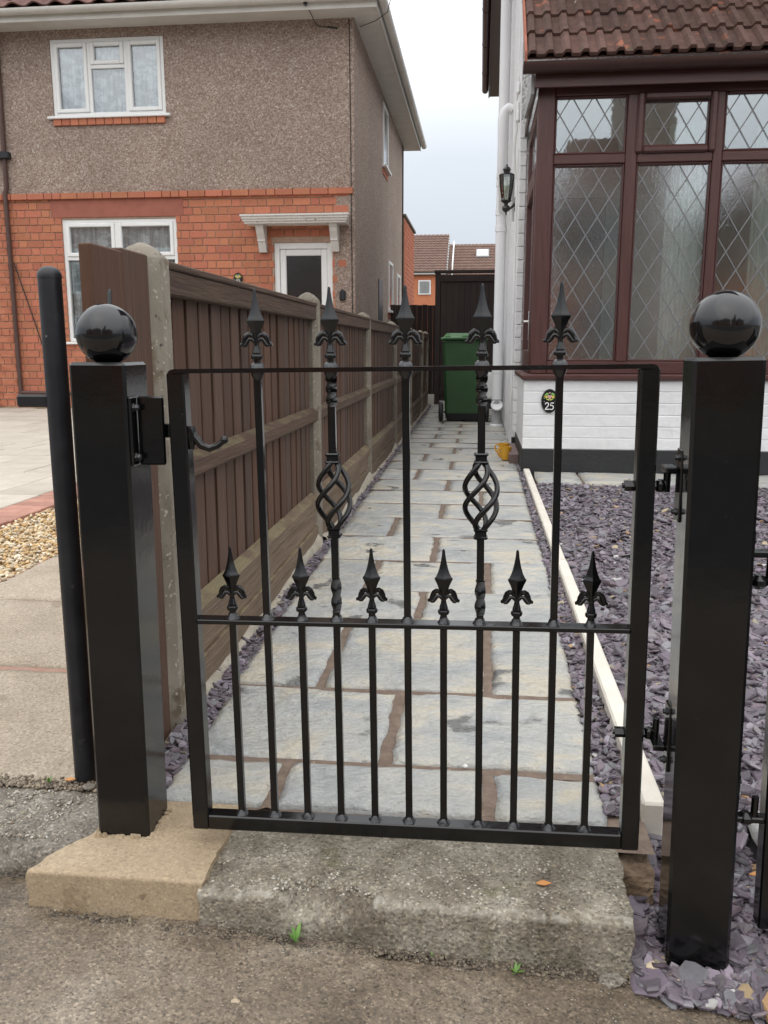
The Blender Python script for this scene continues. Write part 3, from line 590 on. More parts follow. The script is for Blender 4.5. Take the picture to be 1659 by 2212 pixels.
# ---- the gate, hung slightly out of square. local x along the gate, z up, y away from camera
GW, GH = .797, .834
gate = thing('garden_gate', 'black wrought iron garden gate with spear finials and two twisted baskets', 'gate', (-.496, 1.376, .0285), (0, R(-.75), 0))
gate.scale = (.979, .979, .979)
T = .030
def gp(name, m, mt=black, sm_=False, par=gate, ang=40): return m.build(name, mt, par, sm_, ang)
gp('stile', MB().box(0, T, -.015, .015, 0, GH-.006, .0025)); gp('stile', MB().box(GW-T, GW, -.015, .015, 0, GH-.006, .0025))
gp('bottom_rail', MB().box(T-.001, GW-T+.001, -.0145, .0145, .0005, .0285, .0022))
# flat top rail with the corners bent over
m = MB(); prof = [(0.002, GH-.012), (.002, GH-.008), (.005, GH-.003), (.010, GH-.0005), (.014, GH), (GW-.014, GH), (GW-.010, GH-.0005), (GW-.005, GH-.003), (GW-.002, GH-.008), (GW-.002, GH-.012)]
inner = [(GW-.008, GH-.012), (GW-.0085, GH-.0085), (GW-.012, GH-.0072), (.012, GH-.0072), (.0085, GH-.0085), (.008, GH-.012)]
gp('top_rail', m.prism(prof + inner, -.0155, .0155))
zr = .402
gp('mid_rail', MB().box(T-.001, GW-T+.001, -.0150, .0150, zr-.008, zr, .0012))
def weld(x, z, up=1, r=.0125):
    m = MB(); m.lathe([(r*.98, 0), (r*.8, up*.0035), (r*.55, up*.0095), (.006, up*.0105)], 10, (x, 0, z), sc=(1, 1)); m.V = [(v[0]+random.uniform(-.001, .001), v[1]+random.uniform(-.001, .001), v[2]) for v in m.V]
    return m
def finial(m, x, z0, s=1.):
    """cast spear: collar, cup, two curled leaves and a four-sided blade"""
    f = lambda v: v*s*.001
    m.lathe([(f(6.2), z0), (f(6.2), z0+f(15)), (f(9.5), z0+f(15.6)), (f(10.6), z0+f(18)), (f(10.6), z0+f(21)), (f(9.2), z0+f(23.6)), (f(6.8), z0+f(24.2)), (f(8.0), z0+f(26)), (f(7.2), z0+f(30)), (f(5.4), z0+f(36)), (f(4.6), z0+f(41)), (f(5.2), z0+f(48))], 14, (x, 0, 0))
    blade = [(5.0, 44), (6.4, 52), (8.2, 60), (10.2, 67), (13.2, 74), (16.2, 80), (16.6, 82), (14.0, 85), (10.8, 92), (7.9, 101), (5.6, 111), (3.9, 121), (2.9, 129), (2.7, 133), (1.9, 136), (.5, 137)]
    m.lathe([(f(r), z0+f(z)) for r, z in blade], 4, (x, 0, 0), sc=(1, .62))
    for sg in (-1, 1):
        P = [(1, 45), (3.5, 52.5), (8, 57.5), (13, 58.5), (17.5, 55.5), (20, 50), (21.5, 44.5), (24.5, 41), (28.8, 40)]; rr = [3.2, 3.9, 4.7, 5.0, 5.0, 4.9, 4.6, 4.0, 2.6]
        m.tube([(x+sg*f(a), 0, z0+f(b)) for a, b in P], [f(r) for r in rr], 10, flat=(1, .95, 1))
        P = [(3, 44.5), (7.5, 49.5), (12, 49), (15.5, 44), (19, 39.4), (23.5, 38.6)]; rr = [2.8, 3.6, 4.0, 4.0, 3.6, 2.4]
        m.tube([(x+sg*f(a), -.0012*s, z0+f(b)) for a, b in P], [f(r) for r in rr], 10, flat=(1, .9, 1))
    return m
def sq_bar(m, x, z0, z1, hw=.006): m.box(x-hw, x+hw, -hw, hw, z0, z1, .001)
def twist(m, x, z0, z1, turns, hw=.0066, n=28):
    V = []; F = []
    for i in range(n+1):
        u = i/n; a = turns*2*math.pi*u; z = z0+(z1-z0)*u
        for q in range(4): V.append((x+hw*1.414*math.cos(a+math.pi/4+q*math.pi/2), hw*1.414*math.sin(a+math.pi/4+q*math.pi/2), z))
    for i in range(n):
        for q in range(4): F.append((i*4+q, i*4+(q+1) % 4, i*4+4+(q+1) % 4, i*4+4+q))
    m.add(V, F)
bx0 = .0902; bdx = (.7050 - .0902)/10
for i in range(11):
    x = bx0 + bdx*i
    if i % 2 == 0:                                       # short bar with a small spear on the mid rail
        m = MB(); sq_bar(m, x, .0285, zr-.0078); bar = gp('bar', m)
        weld(x, .0285).build('weld', weldm, bar, True, 60)
        fi_ = gp('finial', finial(MB(), x, zr+.001, .935), black, True, ang=32)
        weld(x, zr, 1, .0115).build('weld', weldm, fi_, True, 60)
    elif i in (3, 7):                                    # twisted bar with a basket
        m = MB(); sq_bar(m, x, .0285, zr-.0078); gp('bar', m); m = MB(); sq_bar(m, x, .690, .7702, .0062); twist(m, x, .770, GH-.0075, .8, .0068); gp('bar', m, black, False)
        m = MB(); sq_bar(m, x, zr, zr+.0162); twist(m, x, zr+.016, zr+.075, .55); sq_bar(m, x, zr+.0748, .552, .0062); bar = gp('bar', m, black, False)
        weld(x, .0285).build('weld', weldm, bar, True, 60); weld(x, zr).build('weld', weldm, bar, True, 60)
        for (za, zb) in ((.550, .567), (.676, .693)):
            c_ = MB(); c_.box(x-.0095, x+.0095, -.0095, .0095, za, zb, .001)
            for zc in (za+.002, zb-.002): c_.box(x-.0118, x+.0118, -.0118, .0118, zc-.0025, zc+.0025, .002)
            c_.build('basket_collar', black, bar)
        for q in range(4):
            P = []; rr = []
            for j in range(25):
                u = j/24; a = q*math.pi/2 + .5 + u*2*math.pi*.62; r_ = .0045 + .0245*math.sin(math.pi*u)**.85*(1-.12*(u-.5))
                P.append((x+r_*math.cos(a), r_*math.sin(a), .562+(.681-.562)*u)); rr.append(.0046)
            MB().tube(P, rr, 8).build('basket_wire', black, bar, True, 60)
        gp('finial', finial(MB(), x, GH, .935), black, True, ang=32)
        w1 = MB(); w1.lathe([(.006, -.020), (.0105, -.012), (.0118, -.006)], 12, (x, 0, GH)); w1.lathe([(.0128, .0), (.0115, .0045), (.0085, .008), (.0062, .009)], 12, (x, 0, GH)); w1.build('weld', weldm, bar, True, 60)
    else:
        m = MB(); sq_bar(m, x, .0285, GH-.0075); bar = gp('bar', m)
        weld(x, .0285).build('weld', weldm, bar, True, 60); weld(x, zr).build('weld', weldm, bar, True, 60)
        gp('finial', finial(MB(), x, GH, .935), black, True, ang=32)
        w1 = MB(); w1.lathe([(.006, -.020), (.0105, -.012), (.0118, -.006)], 12, (x, 0, GH)); w1.lathe([(.0128, .0), (.0115, .0045), (.0085, .008), (.0062, .009)], 12, (x, 0, GH)); w1.build('weld', weldm, bar, True, 60)
# latch: bar out to the keep, curved finger lever inside
m = MB().box(-.045, .022, .032, .040, .716, .740, .0015).box(.004, .022, .0145, .0325, .718, .738, .0015)
lt = gp('latch', m)
MB().tube([(T+.002, -.002, .735), (T+.010, -.004, .720), (T+.022, -.006, .706), (T+.036, -.007, .701), (T+.050, -.007, .706), (T+.060, -.007, .7135)], [.0070, .0070, .0066, .006, .0054, .005], 12).lathe([(max(.0068*math.sin(math.pi*i/8), .0003), .7155-.0068*math.cos(math.pi*i/8)) for i in range(1, 9)], 12, (T+.062, -.007, 0)).build('latch_lever', black, lt, True, 60)
MB().tube([(T+.003, -.003, .738), (T+.004, -.003, .724), (T+.003, -.003, .700)], [.0075, .0100, .005], 10).build('latch_plate', black, lt, True, 60)
# eye-bolt hinges into the brackets on the right post
for (z, up) in ((.640, 1), (.214, -1)):
    m = MB(); m.tube([(GW-T-.020, 0, z), (GW+.010, 0, z)], .0045, 10); 
    m.lathe([(.0088, -.0165), (.0092, -.014), (.0092, -.002), (.0088, 0)], 6, (GW-T, 0, z), 'x'); m.lathe([(.0075, .0), (.0080, .001), (.0080, .003), (.005, .0035)], 6, (GW, 0, z), 'x')
    h_ = gp('hinge_bolt', m, black, True, ang=30)
    MB().lathe([(.005, -.010), (.0085, -.008), (.0100, -.003), (.0100, .003), (.0085, .008), (.005, .010)], 18, (GW+.0115, 0, z)).build('hinge_eye', black, h_, True, 60)
def hinge_bracket(label, loc, sgn, up):
    t = thing('hinge_bracket', label, 'hinge bracket', loc)
    MB().box(-.004, .002, -.022, .012, -.056, .056, .0018).build('fixing_plate', black, t) if sgn < 0 else MB().box(0, .006, -.020, .020, -.062, .062, .0035).build('fixing_plate', black, t)
    a = (-.023, -.0035) if sgn < 0 else (.005, .052)
    zz = .022*up
    MB().box(a[0], a[1], -.008, .036 if sgn < 0 else .012, zz-.005, zz+.005, .002).build('bracket_arm', black, t)
    px_ = -.0135 if sgn < 0 else .036
    MB().lathe([(.0058, min(zz, zz-.038*up)), (.0058, max(zz, zz-.038*up))], 14, (px_, .026 if sgn < 0 else 0, 0)).build('hinge_pin', black, t, True, 30)
    for z in (.042, -.042):
        m = MB(); bolt(m, -.004 if sgn < 0 else .006, -.004 if sgn < 0 else 0, z, sgn, .0055, .006); m.build('bolt', weldm, t, True, 30)
    return t
hinge_bracket('upper black hinge bracket on the right gate post, towards the gate', (.3095, 1.350, .672), -1, 1)
hinge_bracket('lower black hinge bracket on the right gate post, towards the gate', (.3165, 1.350, .259), -1, -1)
hinge_bracket('upper black hinge bracket on the outer side of the right gate post', (.4065, 1.315, .552), 1, 1)
hinge_bracket('lower black hinge bracket on the outer side of the right gate post', (.4145, 1.315, .160), 1, -1)
# the drive gate beyond: only the foot of its stile comes into the frame
dg = thing('drive_gate', 'black metal drive gate, only its stile foot showing at the right edge', 'gate', (.4690, 1.318, -.052), (0, R(-1.4), 0))
MB().box(0, .03, -.015, .015, 0, .93, .0025).build('stile', black, dg); MB().box(1.45, 1.48, -.015, .015, 0, .93, .0025).build('stile', black, dg)
MB().box(.03, 1.45, -.0145, .0145, 0, .028, .002).build('bottom_rail', black, dg); MB().box(.03, 1.45, -.0145, .0145, .47, .478, .001).build('mid_rail', black, dg); MB().box(.03, 1.45, -.0145, .0145, .922, .93, .001).build('top_rail', black, dg)
for i in range(11): MB().box(.15+.12*i-.006, .15+.12*i+.006, -.006, .006, .028, .922, .001).build('bar', black, dg)
for z in (.190, .582): MB().tube([(-.022, 0, z), (.0, 0, z)], .006, 10).lathe([(.006, -.011), (.0135, -.004), (.0135, .004), (.006, .011)], 16, (-.026, 0, z)).build('hinge_bolt', black, dg, True, 40)

# ---- old round post of the neighbour's gate
rpst = thing('round_post', 'dull black round steel post with domed cap beside the left gate post', 'post', (-.800, 1.575, 0), (0, R(-.1), 0))
MB().tube([(0, 0, -.05), (0, 0, .5), (0, 0, 1.008)], .0215, 28).build('tube', blackworn, rpst, True, 60)
MB().lathe([(.0222, 1.006), (.0222, 1.012), (.0205, 1.018), (.0150, 1.024), (.008, 1.0275), (.001, 1.028)], 28).build('cap', blackworn, rpst, True, 60)
MB().box(-.083, -.018, -.006, .004, .767, .791, .004).build('striker_plate', blackworn, rpst)
MB().lathe([(.0026, -.001), (.0026, .001)], 10, (-.0035, -.0212, .90), 'y').build('screw_hole', roomdark, rpst)
# drop bolt behind the left post
t = thing('drop_bolt', 'thin black drop bolt rod with rounded top behind the left ball finial', 'bolt', (-.668, 1.53, 0))
MB().tube([(0, 0, .55), (0, 0, .974), (0, .004, .982)], [.0042, .0042, .003], 10).build('rod', black, t, True, 60)
MB().box(-.012, .012, -.004, .02, .80, .84, .002).build('guide', black, t)

# ================================================================== FENCE
fence = thing('fence', 'brown stained close-board fence with concrete posts along the left of the path', 'fence', (-.69, 1.83, 0), (0, 0, R(.37)))
# local: y along the fence, x = 0 the path-side face of the posts, boards behind
PY = [0.05, 1.955, 3.885, 5.815, 7.63, 9.60, 11.05]
def fpost(h, top):
    m = MB(); x0, x1, y0, y1 = -.100, 0, -.05, .05; c = .022
    oct_ = [(x0+c, y0), (x1-c, y0), (x1, y0+c), (x1, y1-c), (x1-c, y1), (x0+c, y1), (x0, y1-c), (x0, y0+c)]
    V = []; 
    for z, s_ in ((-.1, 1), (h, 1), (h+.004, .96), (h+top*.75, .5), (h+top, .14)):
        V += [((a+.05)*s_-.05, b*s_, z) for a, b in oct_]
    F = [tuple(range(8))[::-1], tuple(range(32, 40))]
    for i in range(4):
        for j in range(8): F.append((i*8+j, i*8+(j+1) % 8, i*8+8+(j+1) % 8, i*8+8+j))
    return m.add(V, F)
pm = fpost(1.070, .036).mesh('post', concm, True, 30)
for i, y in enumerate(PY):
    obj('post', pm, fence, (random.uniform(-.003, .003), y, random.uniform(-.01, .012)), rot=(R(random.uniform(-.5, .5)), R(random.uniform(-.5, .5)), 0))
bw = .080
bmesh_ = MB().prism([(-bw/2, -.013), (bw/2, -.013), (bw/2, -.002), (bw/2-.004, .0), (-bw/2+.004, .0), (-bw/2, -.002)], .18, 1.03, 'xy'); bmesh_.xf(Matrix(((0, 1, 0, 0), (1, 0, 0, 0), (0, 0, 1, 0), (0, 0, 0, 1))))
bmesh_ = bmesh_.mesh('board', fencem)
for i in range(len(PY)-1):
    y0, y1 = PY[i]+.045, PY[i+1]-.045; n = max(1, round((y1-y0)/.099)); st = (y1-y0)/n
    for k in range(n):
        g = random.uniform(-.0025, .0025)
        obj('board', bmesh_, fence, (-.040+random.uniform(-.002, .002), y0+st*(k+.5)+g, random.uniform(-.006, .004)), (1, st/.0985*(1.0 if random.random() > .12 else .955), 1), (0, 0, R(random.uniform(-.6, .6))))
    bk = MB(); yy = y0
    while yy < y1-.01:
        bk.box(-.064, -.0535, yy, min(yy+random.choice((.29, .43, .60)), y1), .18, 1.03); yy = max(v[1] for v in bk.V)+random.choice((0, 0, .0, .005))
    bk.build('back_boards', fencem, fence)
    MB().box(-.045, -.006, y0-.01, y1+.01, .995, 1.052, .004).build('top_rail', railm, fence)
    MB().box(-.060, -.001, y0-.012, y1+.012, 1.052, 1.068, .003).build('capping', railm, fence)
    m = MB().prism([(-.040, .566), (-.012, .560), (-.004, .568), (-.004, .604), (-.040, .618)], y0-.01, y1+.01, 'xy'); m.V = [(v[0], v[2], v[1]) for v in m.V]; m.build('mid_rail', railm, fence)
    m = MB().prism([(-.040, .182), (-.010, .176), (-.002, .184), (-.002, .222), (-.040, .240)], y0-.01, y1+.01, 'xy'); m.V = [(v[0], v[2], v[1]) for v in m.V]; m.build('bottom_rail', gravbm if i < 3 else railm, fence)
    MB().box(-.050, -.018, y0-.01, y1+.01, .088, .174, .003).build('gravel_board', gravbm, fence)
    MB().box(-.050, -.010, y0-.01, y1+.01, -.02, .0865, .003).build('gravel_board', gravbm, fence)
    # strut and haunch blob of concrete at the foot
    Yv = np.linspace(y0, y1, 60); m = MB(); V = []; F = []
    for q, yy in enumerate(Yv):
        hgt = max(.004, .018 + .016*float(fbm(yy*4, i*3.1, 0, 3)) + .03*math.exp(-((yy-y1)/.25)**2)); ww = .012 + .012*float(vnoise(yy*7, i, 2))
        V += [(-.012, yy, -.02), (-.010, yy, hgt), (ww*.5, yy, hgt*.6), (ww, yy, -.02)]
        if q: b = q*4; F += [(b-4, b, b+1, b-3), (b-3, b+1, b+2, b-2), (b-2, b+2, b+3, b-1)]
    m.add(V, F).build('concrete_haunch', hmort, fence, True, 80)
# short infill board in front of the first post
inf = thing('infill_board', 'wide brown board standing upright against the first concrete fence post', 'board', (-.716, 1.68, 0), (0, 0, R(.5)))
for k, (a, b) in enumerate(((-.135, .008), (.0085, .146))):
    MB().box(-.014, .012-.002*k, a, b, -.03, 1.066+.007*k, .003).build('plank', fencem, inf)

# ================================================================== NEIGHBOUR'S HOUSE (left)
HY, HX = 12.0, -1.72                                     # front face, side face
hl = thing('house', 'brown pebbledashed semi-detached house with orange brick ground floor and white windows', 'house', (0, 0, 0))
UW = (-5.875, -4.285, 3.975, 4.955)                      # upper window opening
LW = (-5.875, -4.215, .955, 2.635); DR = (-2.85, -2.035, .02, 2.288)
def wallbox(name, rects, y0, y1, m, par): 
    b = MB()
    for (x0, x1, z0, z1) in rects: b.box(x0, x1, y0, y1, z0, z1)
    return b.build(name, m, par)
wallbox('upper_wall', [(-9, UW[0], 2.985, 5.12), (UW[1], HX-.002, 2.985, 5.12), (UW[0], UW[1], 2.985, UW[2]), (UW[0], UW[1], UW[3], 5.12)], HY-.012, HY+.28, dash, hl)
wallbox('lower_wall', [(-9, LW[0], -.1, 2.98), (LW[1], DR[0], -.1, 2.98), (DR[1], -1.80, -.1, 2.98), (LW[0], LW[1], -.1, LW[2]), (LW[0], LW[1], LW[3], 2.98), (DR[0], DR[1], DR[3], 2.98)], HY+.006, HY+.28, bmortar, hl)
b = MB(); b.box(HX-.28, HX, HY-.01, 19.4, -.1, 5.1); b.box(-1.795, HX-.001, HY-.008, HY, -.1, 2.985); b.box(-9, HX, 19.1, 19.4, -.1, 5.1)
b.build('side_wall', dash, hl)
# bricks
CH = .1015; z = .03; row = 0; L_ = []
def blocked(x0, x1, z0, z1):
    for (a, b_, c, d) in ((LW[0], LW[1], LW[2], LW[3]), DR, (-6.02, -4.10, 2.655, 2.915), (LW[0], LW[1], 2.60, 2.7)):
        if x1 > a+.004 and x0 < b_-.004 and z1 > c+.02 and z0 < d-.02: return (a, b_)
    return None
while z < 2.90:
    x = -8.4 + (0 if row % 2 else .182); st = True
    while x < -1.80:
        wd = .243 if st else .122; st = not st
        a, b_ = x, min(x+wd-.012, -1.803); x += wd
        if b_-a < .03: continue
        bl = blocked(a, b_, z, z+CH-.012)
        pieces = [(a, b_)]
        if bl: pieces = [(a, min(b_, bl[0])), (max(a, bl[1]), b_)]
        for (p, q) in pieces:
            if q-p > .03: L_.append((p, q, z, z+CH-.012))
    z += CH; row += 1
def vis(p):
    x, zc = (p[0]+p[1])/2, (p[2]+p[3])/2
    if x < -6.75: return False
    if x < -5.9: return True
    zf = .88 + (1.07-.88)*12/max(1.9, -.7*12/x) if x < -1 else 1.3
    return zc > zf - .05
unit = MB().box(-.5, .5, -.5, .5, -.5, .5, .0).mesh('brick', brickm)
# unit brick with worn arrises, stretched to size
ub = MB().box(-.5, .5, -.5, .5, -.5, .5, .04).mesh('brick', brickm)
V_ = [p for p in L_ if vis(p)]; H_ = [p for p in L_ if not vis(p)]
V_.sort(key=lambda p: -((p[1]-p[0]))); extra = V_[300:]; V_ = V_[:300]
lw = [o for o in hl.children if o.name.startswith('lower_wall')][0]
for (a, b_, c, d) in V_:
    y = HY-.008+random.uniform(-.003, .003); obj('brick', ub, lw, ((a+b_)/2, y+.02, (c+d)/2), (b_-a, .04, d-c), (0, R(random.uniform(-.4, .4)), 0))
m = MB()
for (a, b_, c, d) in H_+extra: m.box(a, b_, HY-.008+random.uniform(-.003, .003), HY+.02, c, d, .004)
bo = m.build('brickwork', M('orange_brick_mass', [(.3, (.36, .118, .064)), (.5, (.45, .16, .09)), (.7, (.52, .205, .12))], rough=.85, scale=5, stretch=(1, 1, 2.2), detail=2, bump=[(70, .4, 'n')], world=True), lw); bo['kind'] = 'stuff'
x = -8.4; 
while x < -1.80:                                          # projecting brick-on-edge string course
    wd = random.choice((.122, .243)); obj('brick', ub, lw, (min(x+wd/2, -1.86), HY-.005, 2.940), (wd-.010, .09, .078)); x += wd
MB().box(-6.02, -4.10, HY-.010, HY+.05, 2.657, 2.912, .004).build('lintel', lintelm, hl)
x = UW[0]-.0
while x < UW[1]-.02: obj('brick', ub, hl, (x+.06, HY-.02, 3.905), (.112, .05, .095)); x += .122
# windows: > frame pieces, pane, net curtain, sill
def curtain(x0, x1, z0, z1, y, par):
    n = 60; V = []; F = []
    for i in range(n+1):
        u = i/n; yy = y + .022*math.sin(u*(x1-x0)*62+.8*math.sin(u*9)) + .010*math.sin(u*(x1-x0)*151+1)
        V += [(x0+(x1-x0)*u, yy, z0), (x0+(x1-x0)*u, yy, z1)]
        if i: F.append((2*i-2, 2*i, 2*i+1, 2*i-1))
    MB().add(V, F).build('net_curtain', lacem, par, True, 180)
    MB().box(x0-.05, x1+.05, y+.12, y+.14, z0-.05, z1+.05).build('room_backing', roomdark, par)
def upvc_window(op, cells, house, y, mf=upvc, sill=True, glass=None, curt=True):
    x0, x1, z0, z1 = op; f = .05
    b = MB(); b.box(x0, x0+f, y, y+.07, z0, z1, .006); b.box(x1-f, x1, y, y+.07, z0, z1, .006); b.box(x0+f, x1-f, y, y+.07, z0, z0+f, .006); b.box(x0+f, x1-f, y, y+.07, z1-f, z1, .006)
    wdw = b.build('window', mf, house)
    for (a, b_, c, d, sash) in cells:
        if sash:                                           # an opening light: second frame standing proud
            s_ = MB(); g = .052
            s_.box(a, a+g, y-.016, y+.05, c, d, .008); s_.box(b_-g, b_, y-.016, y+.05, c, d, .008); s_.box(a+g-.001, b_-g+.001, y-.0155, y+.05, c, c+g, .008); s_.box(a+g-.001, b_-g+.001, y-.0155, y+.05, d-g, d, .008)
            s_.build('sash', mf, wdw); a += g; b_ -= g; c += g; d -= g
        MB().box(a-.004, b_+.004, y+.028, y+.034, c-.004, d+.004).build('pane', glass or glassw, wdw)
    for q in sorted({round(c[0], 3) for c in cells} - {round(x0+f, 3)}):
        MB().box(q-f, q, y+.001, y+.069, z0+f-.001, z1-f+.001, .005).build('mullion', mf, wdw)
    mids = [(a, b_, c) for (a, b_, c, d, s2) in cells if c > z0+f+.01]
    for (a, b_, c) in mids: MB().box(a-.001, b_+.001, y+.002, y+.068, c-f, c, .005).build('transom', mf, wdw)
    if curt: curtain(x0+f, x1-f, z0+f, z1-f, y+.10, wdw)
    if sill: MB().box(x0-.07, x1+.07, y-.075, y+.03, z0-.035, z0-.001, .006).build('sill', mf, wdw)
    return wdw
xa, xb, za, zb = UW
upvc_window(UW, [(xa+.05, xa+.515, za+.05, zb-.05, True), (xa+.565, xa+1.03, za+.05, za+.60, False), (xa+.565, xa+1.03, za+.65, zb-.05, True), (xa+1.08, xb-.05, za+.05, zb-.05, True)], hl, HY+.005)
xa, xb, za, zb = LW
upvc_window(LW, [(xa+.05, xa+.76, za+.05, zb-.55, False), (xa+.05, xa+.76, zb-.50, zb-.05, True), (xa+.81, xb-.05, za+.05, zb-.55, False), (xa+.81, xb-.05, zb-.50, zb-.05, True)], hl, HY+.02)
# front door with dark glass
x0, x1, z0, z1 = DR; b = MB(); y = HY+.03
b.box(x0, x0+.075, y, y+.07, z0, z1, .006); b.box(x1-.075, x1, y, y+.07, z0, z1, .006); b.box(x0+.075, x1-.075, y, y+.07, z1-.085, z1, .006)
d = b.build('door', upvc, hl)
b = MB(); a0, a1, t0 = x0+.078, x1-.078, z1-.088
b.box(a0, a0+.085, y+.012, y+.06, z0, t0, .01); b.box(a1-.085, a1, y+.012, y+.06, z0, t0, .01); b.box(a0+.084, a1-.084, y+.0125, y+.06, t0-.085, t0, .01); b.box(a0+.084, a1-.084, y+.0125, y+.06, z0, z0+.5, .01)
b.build('door_leaf', upvc, d); MB().box(a0+.08, a1-.08, y+.03, y+.036, z0+.48, t0-.08).build('pane', glassd, d); MB().box(x0, x1, y+.5, y+.52, z0, z1).build('room_backing', roomdark, d)
# canopy on two scrolled brackets
cx0, cx1 = -3.17, -1.80
prof = [(0, 2.50), (-.42, 2.50), (-.42, 2.515), (-.45, 2.53), (-.45, 2.545), (-.475, 2.56), (-.475, 2.578), (-.50, 2.592), (-.50, 2.612), (0, 2.635)]
V = []; n = len(prof)
for s_, xx in ((-1, cx0), (1, cx1)):
    for (yy, zz) in prof: V.append((xx + s_*(-yy-.42 if yy < -.42 else 0)*.6 - s_*.0, HY+yy*.72, zz))
cn = MB().add(V, [tuple(range(n)), tuple(range(2*n-1, n-1, -1))] + [(i, n+i, n+(i+1) % n, (i+1) % n) for i in range(n)]).build('canopy', canopym, hl)
br = [(0, 2.5), (-.24, 2.5), (-.24, 2.46), (-.225, 2.45), (-.205, 2.40), (-.165, 2.345), (-.145, 2.31), (-.15, 2.295), (-.13, 2.285), (-.11, 2.24), (-.075, 2.17), (-.07, 2.155), (0, 2.155)]
for xx in (-2.985, -1.985):
    mb = MB().prism([(yy, zz) for yy, zz in br], xx-.052, xx+.052, 'yz'); mb.V = [(v[0], HY+v[1], v[2]) for v in mb.V]; mb.build('bracket', canopym, cn)
# eaves: soffit, fascia, gutter; front and side
b = MB(); b.box(-9, HX+.33, HY-.36, HY+.1, 5.07, 5.085); b.box(HX-.1, HX+.33, HY+.1, 19.75, 5.0705, 5.0855); b.build('soffit', agedw, hl)
b = MB(); b.box(-9, HX+.345, HY-.375, HY-.36, 5.055, 5.22, .003); b.build('fascia', agedw, hl)
b = MB(); b.box(HX+.33, HX+.345, HY-.3599, 19.75, 5.056, 5.22, .003); b.build('fascia', agedw, hl)
def gutter(p0, p1, r, m, par, open_up=True, name='gutter', clips=1.1):
    """half-round gutter between two points (along x or y) with bracket straps and end stops"""
    P0, P1 = Vector(p0), Vector(p1); d_ = (P1-P0).normalized(); s_ = d_.cross(Vector((0, 0, 1))); V = []; F = []; n = 12
    for Pp in (P0, P1):
        for rr in (r, r*.9):
            for j in range(n+1): a = math.pi*j/n; V.append(Pp + s_*rr*math.cos(a) - Vector((0, 0, 1))*rr*math.sin(a)*1.05)
    k = n+1
    for j in range(n): F += [(j, j+1, 2*k+j+1, 2*k+j), (k+j+1, k+j, 3*k+j, 3*k+j+1)]
    F += [(0, 2*k, 3*k, k), (n, k+n, 3*k+n, 2*k+n)]
    F += [tuple(range(k)), tuple(range(2*k, 3*k))[::-1]]
    g_ = MB().add(V, F).build(name, m, par, True, 50); ln = (P1-P0).length; q = clips*.5; b2 = MB()
    while q < ln:
        c_ = P0 + d_*q; V = []; F = []
        for o_ in (-.012, .012):
            for rr in (r*1.07, r*.98):
                for j in range(n+1): a = math.pi*j/n; V.append(c_+d_*o_ + s_*rr*math.cos(a) - Vector((0, 0, 1))*rr*math.sin(a)*1.05)
        for j in range(n): F += [(j, j+1, 2*k+j+1, 2*k+j)]
        for j in range(n): F += [(j, k+j, k+j+1, j+1), (2*k+j, 2*k+j+1, 3*k+j+1, 3*k+j)]
        b2.add(V, F); q += clips
    b2.build('gutter_bracket', m, g_)
    return g_
gutter((-9, HY-.435, 5.185), (HX+.42, HY-.435, 5.185), .062, agedw, hl, clips=1.35)
gutter((HX+.405, HY-.45, 5.183), (HX+.405, 19.85, 5.183), .060, agedw, hl, clips=1.2)
# roof: hipped, front and side pitch; the lowest courses as separate tiles
pt = math.tan(R(36)); e0 = HY-.42; ex = HX+.38; rg = 3.6
rf = MB().add([(-9, e0, 5.20), (ex, e0, 5.20), (ex, 19.8, 5.20), (-9, 19.8, 5.20), (ex-4.1, e0+4.1, 5.20+4.1*pt), (-9, e0+4.1, 5.20+4.1*pt)], [(0, 1, 4, 5), (1, 2, 4), (2, 3, 5, 4)]).build('roof', tile2, hl)
def tile_mesh(wd, ln, m, rolls=1, roll_h=.028, th=.018, pan=False):
    """interlocking tile: profile across x, length along y, laid flat (z up)"""
    n = 22; top = []
    for i in range(n+1):
        u = i/n; 
        if pan: h = roll_h*(.5+.5*math.cos(2*math.pi*u*rolls))
        else:
            q = (u*rolls) % 1; q = 1 if i == n else q
            h = roll_h*max(0., min(1., (abs(q-.5)*2-.42)/.16)) if True else 0
            h = roll_h*(1 - max(0., min(1., (abs(q-.30)-.17)/.08)))
        top.append(((u-.5)*wd, h))
    V = []; k = n+1
    for (yy, lift) in ((0, th*.0), (ln, -th)):
        for (x, h) in top: V.append((x, yy, h+lift+th))
        for (x, h) in top: V.append((x, yy, h+lift))
    F = []
    for j in range(n): F += [(j, j+1, 2*k+j+1, 2*k+j), (j+1, j, k+j, k+j+1)]
    return MB().add(V, F).mesh('tile', m, True, 35)
ptile = tile_mesh(.295, .36, tile2, 1, .05, .02, True); ang = R(36)
for r in range(7):
    for c in range(24):
        x = -8.0 + c*.292
        if x > ex - r*.25 - .12: continue
        obj('tile', ptile, rf, (x, e0-.05 + r*.29*math.cos(ang), 5.195 + r*.29*math.sin(ang)), (1, 1, 1), (ang+R(random.uniform(-.8, .8)), 0, R(random.uniform(-.6, .6))))
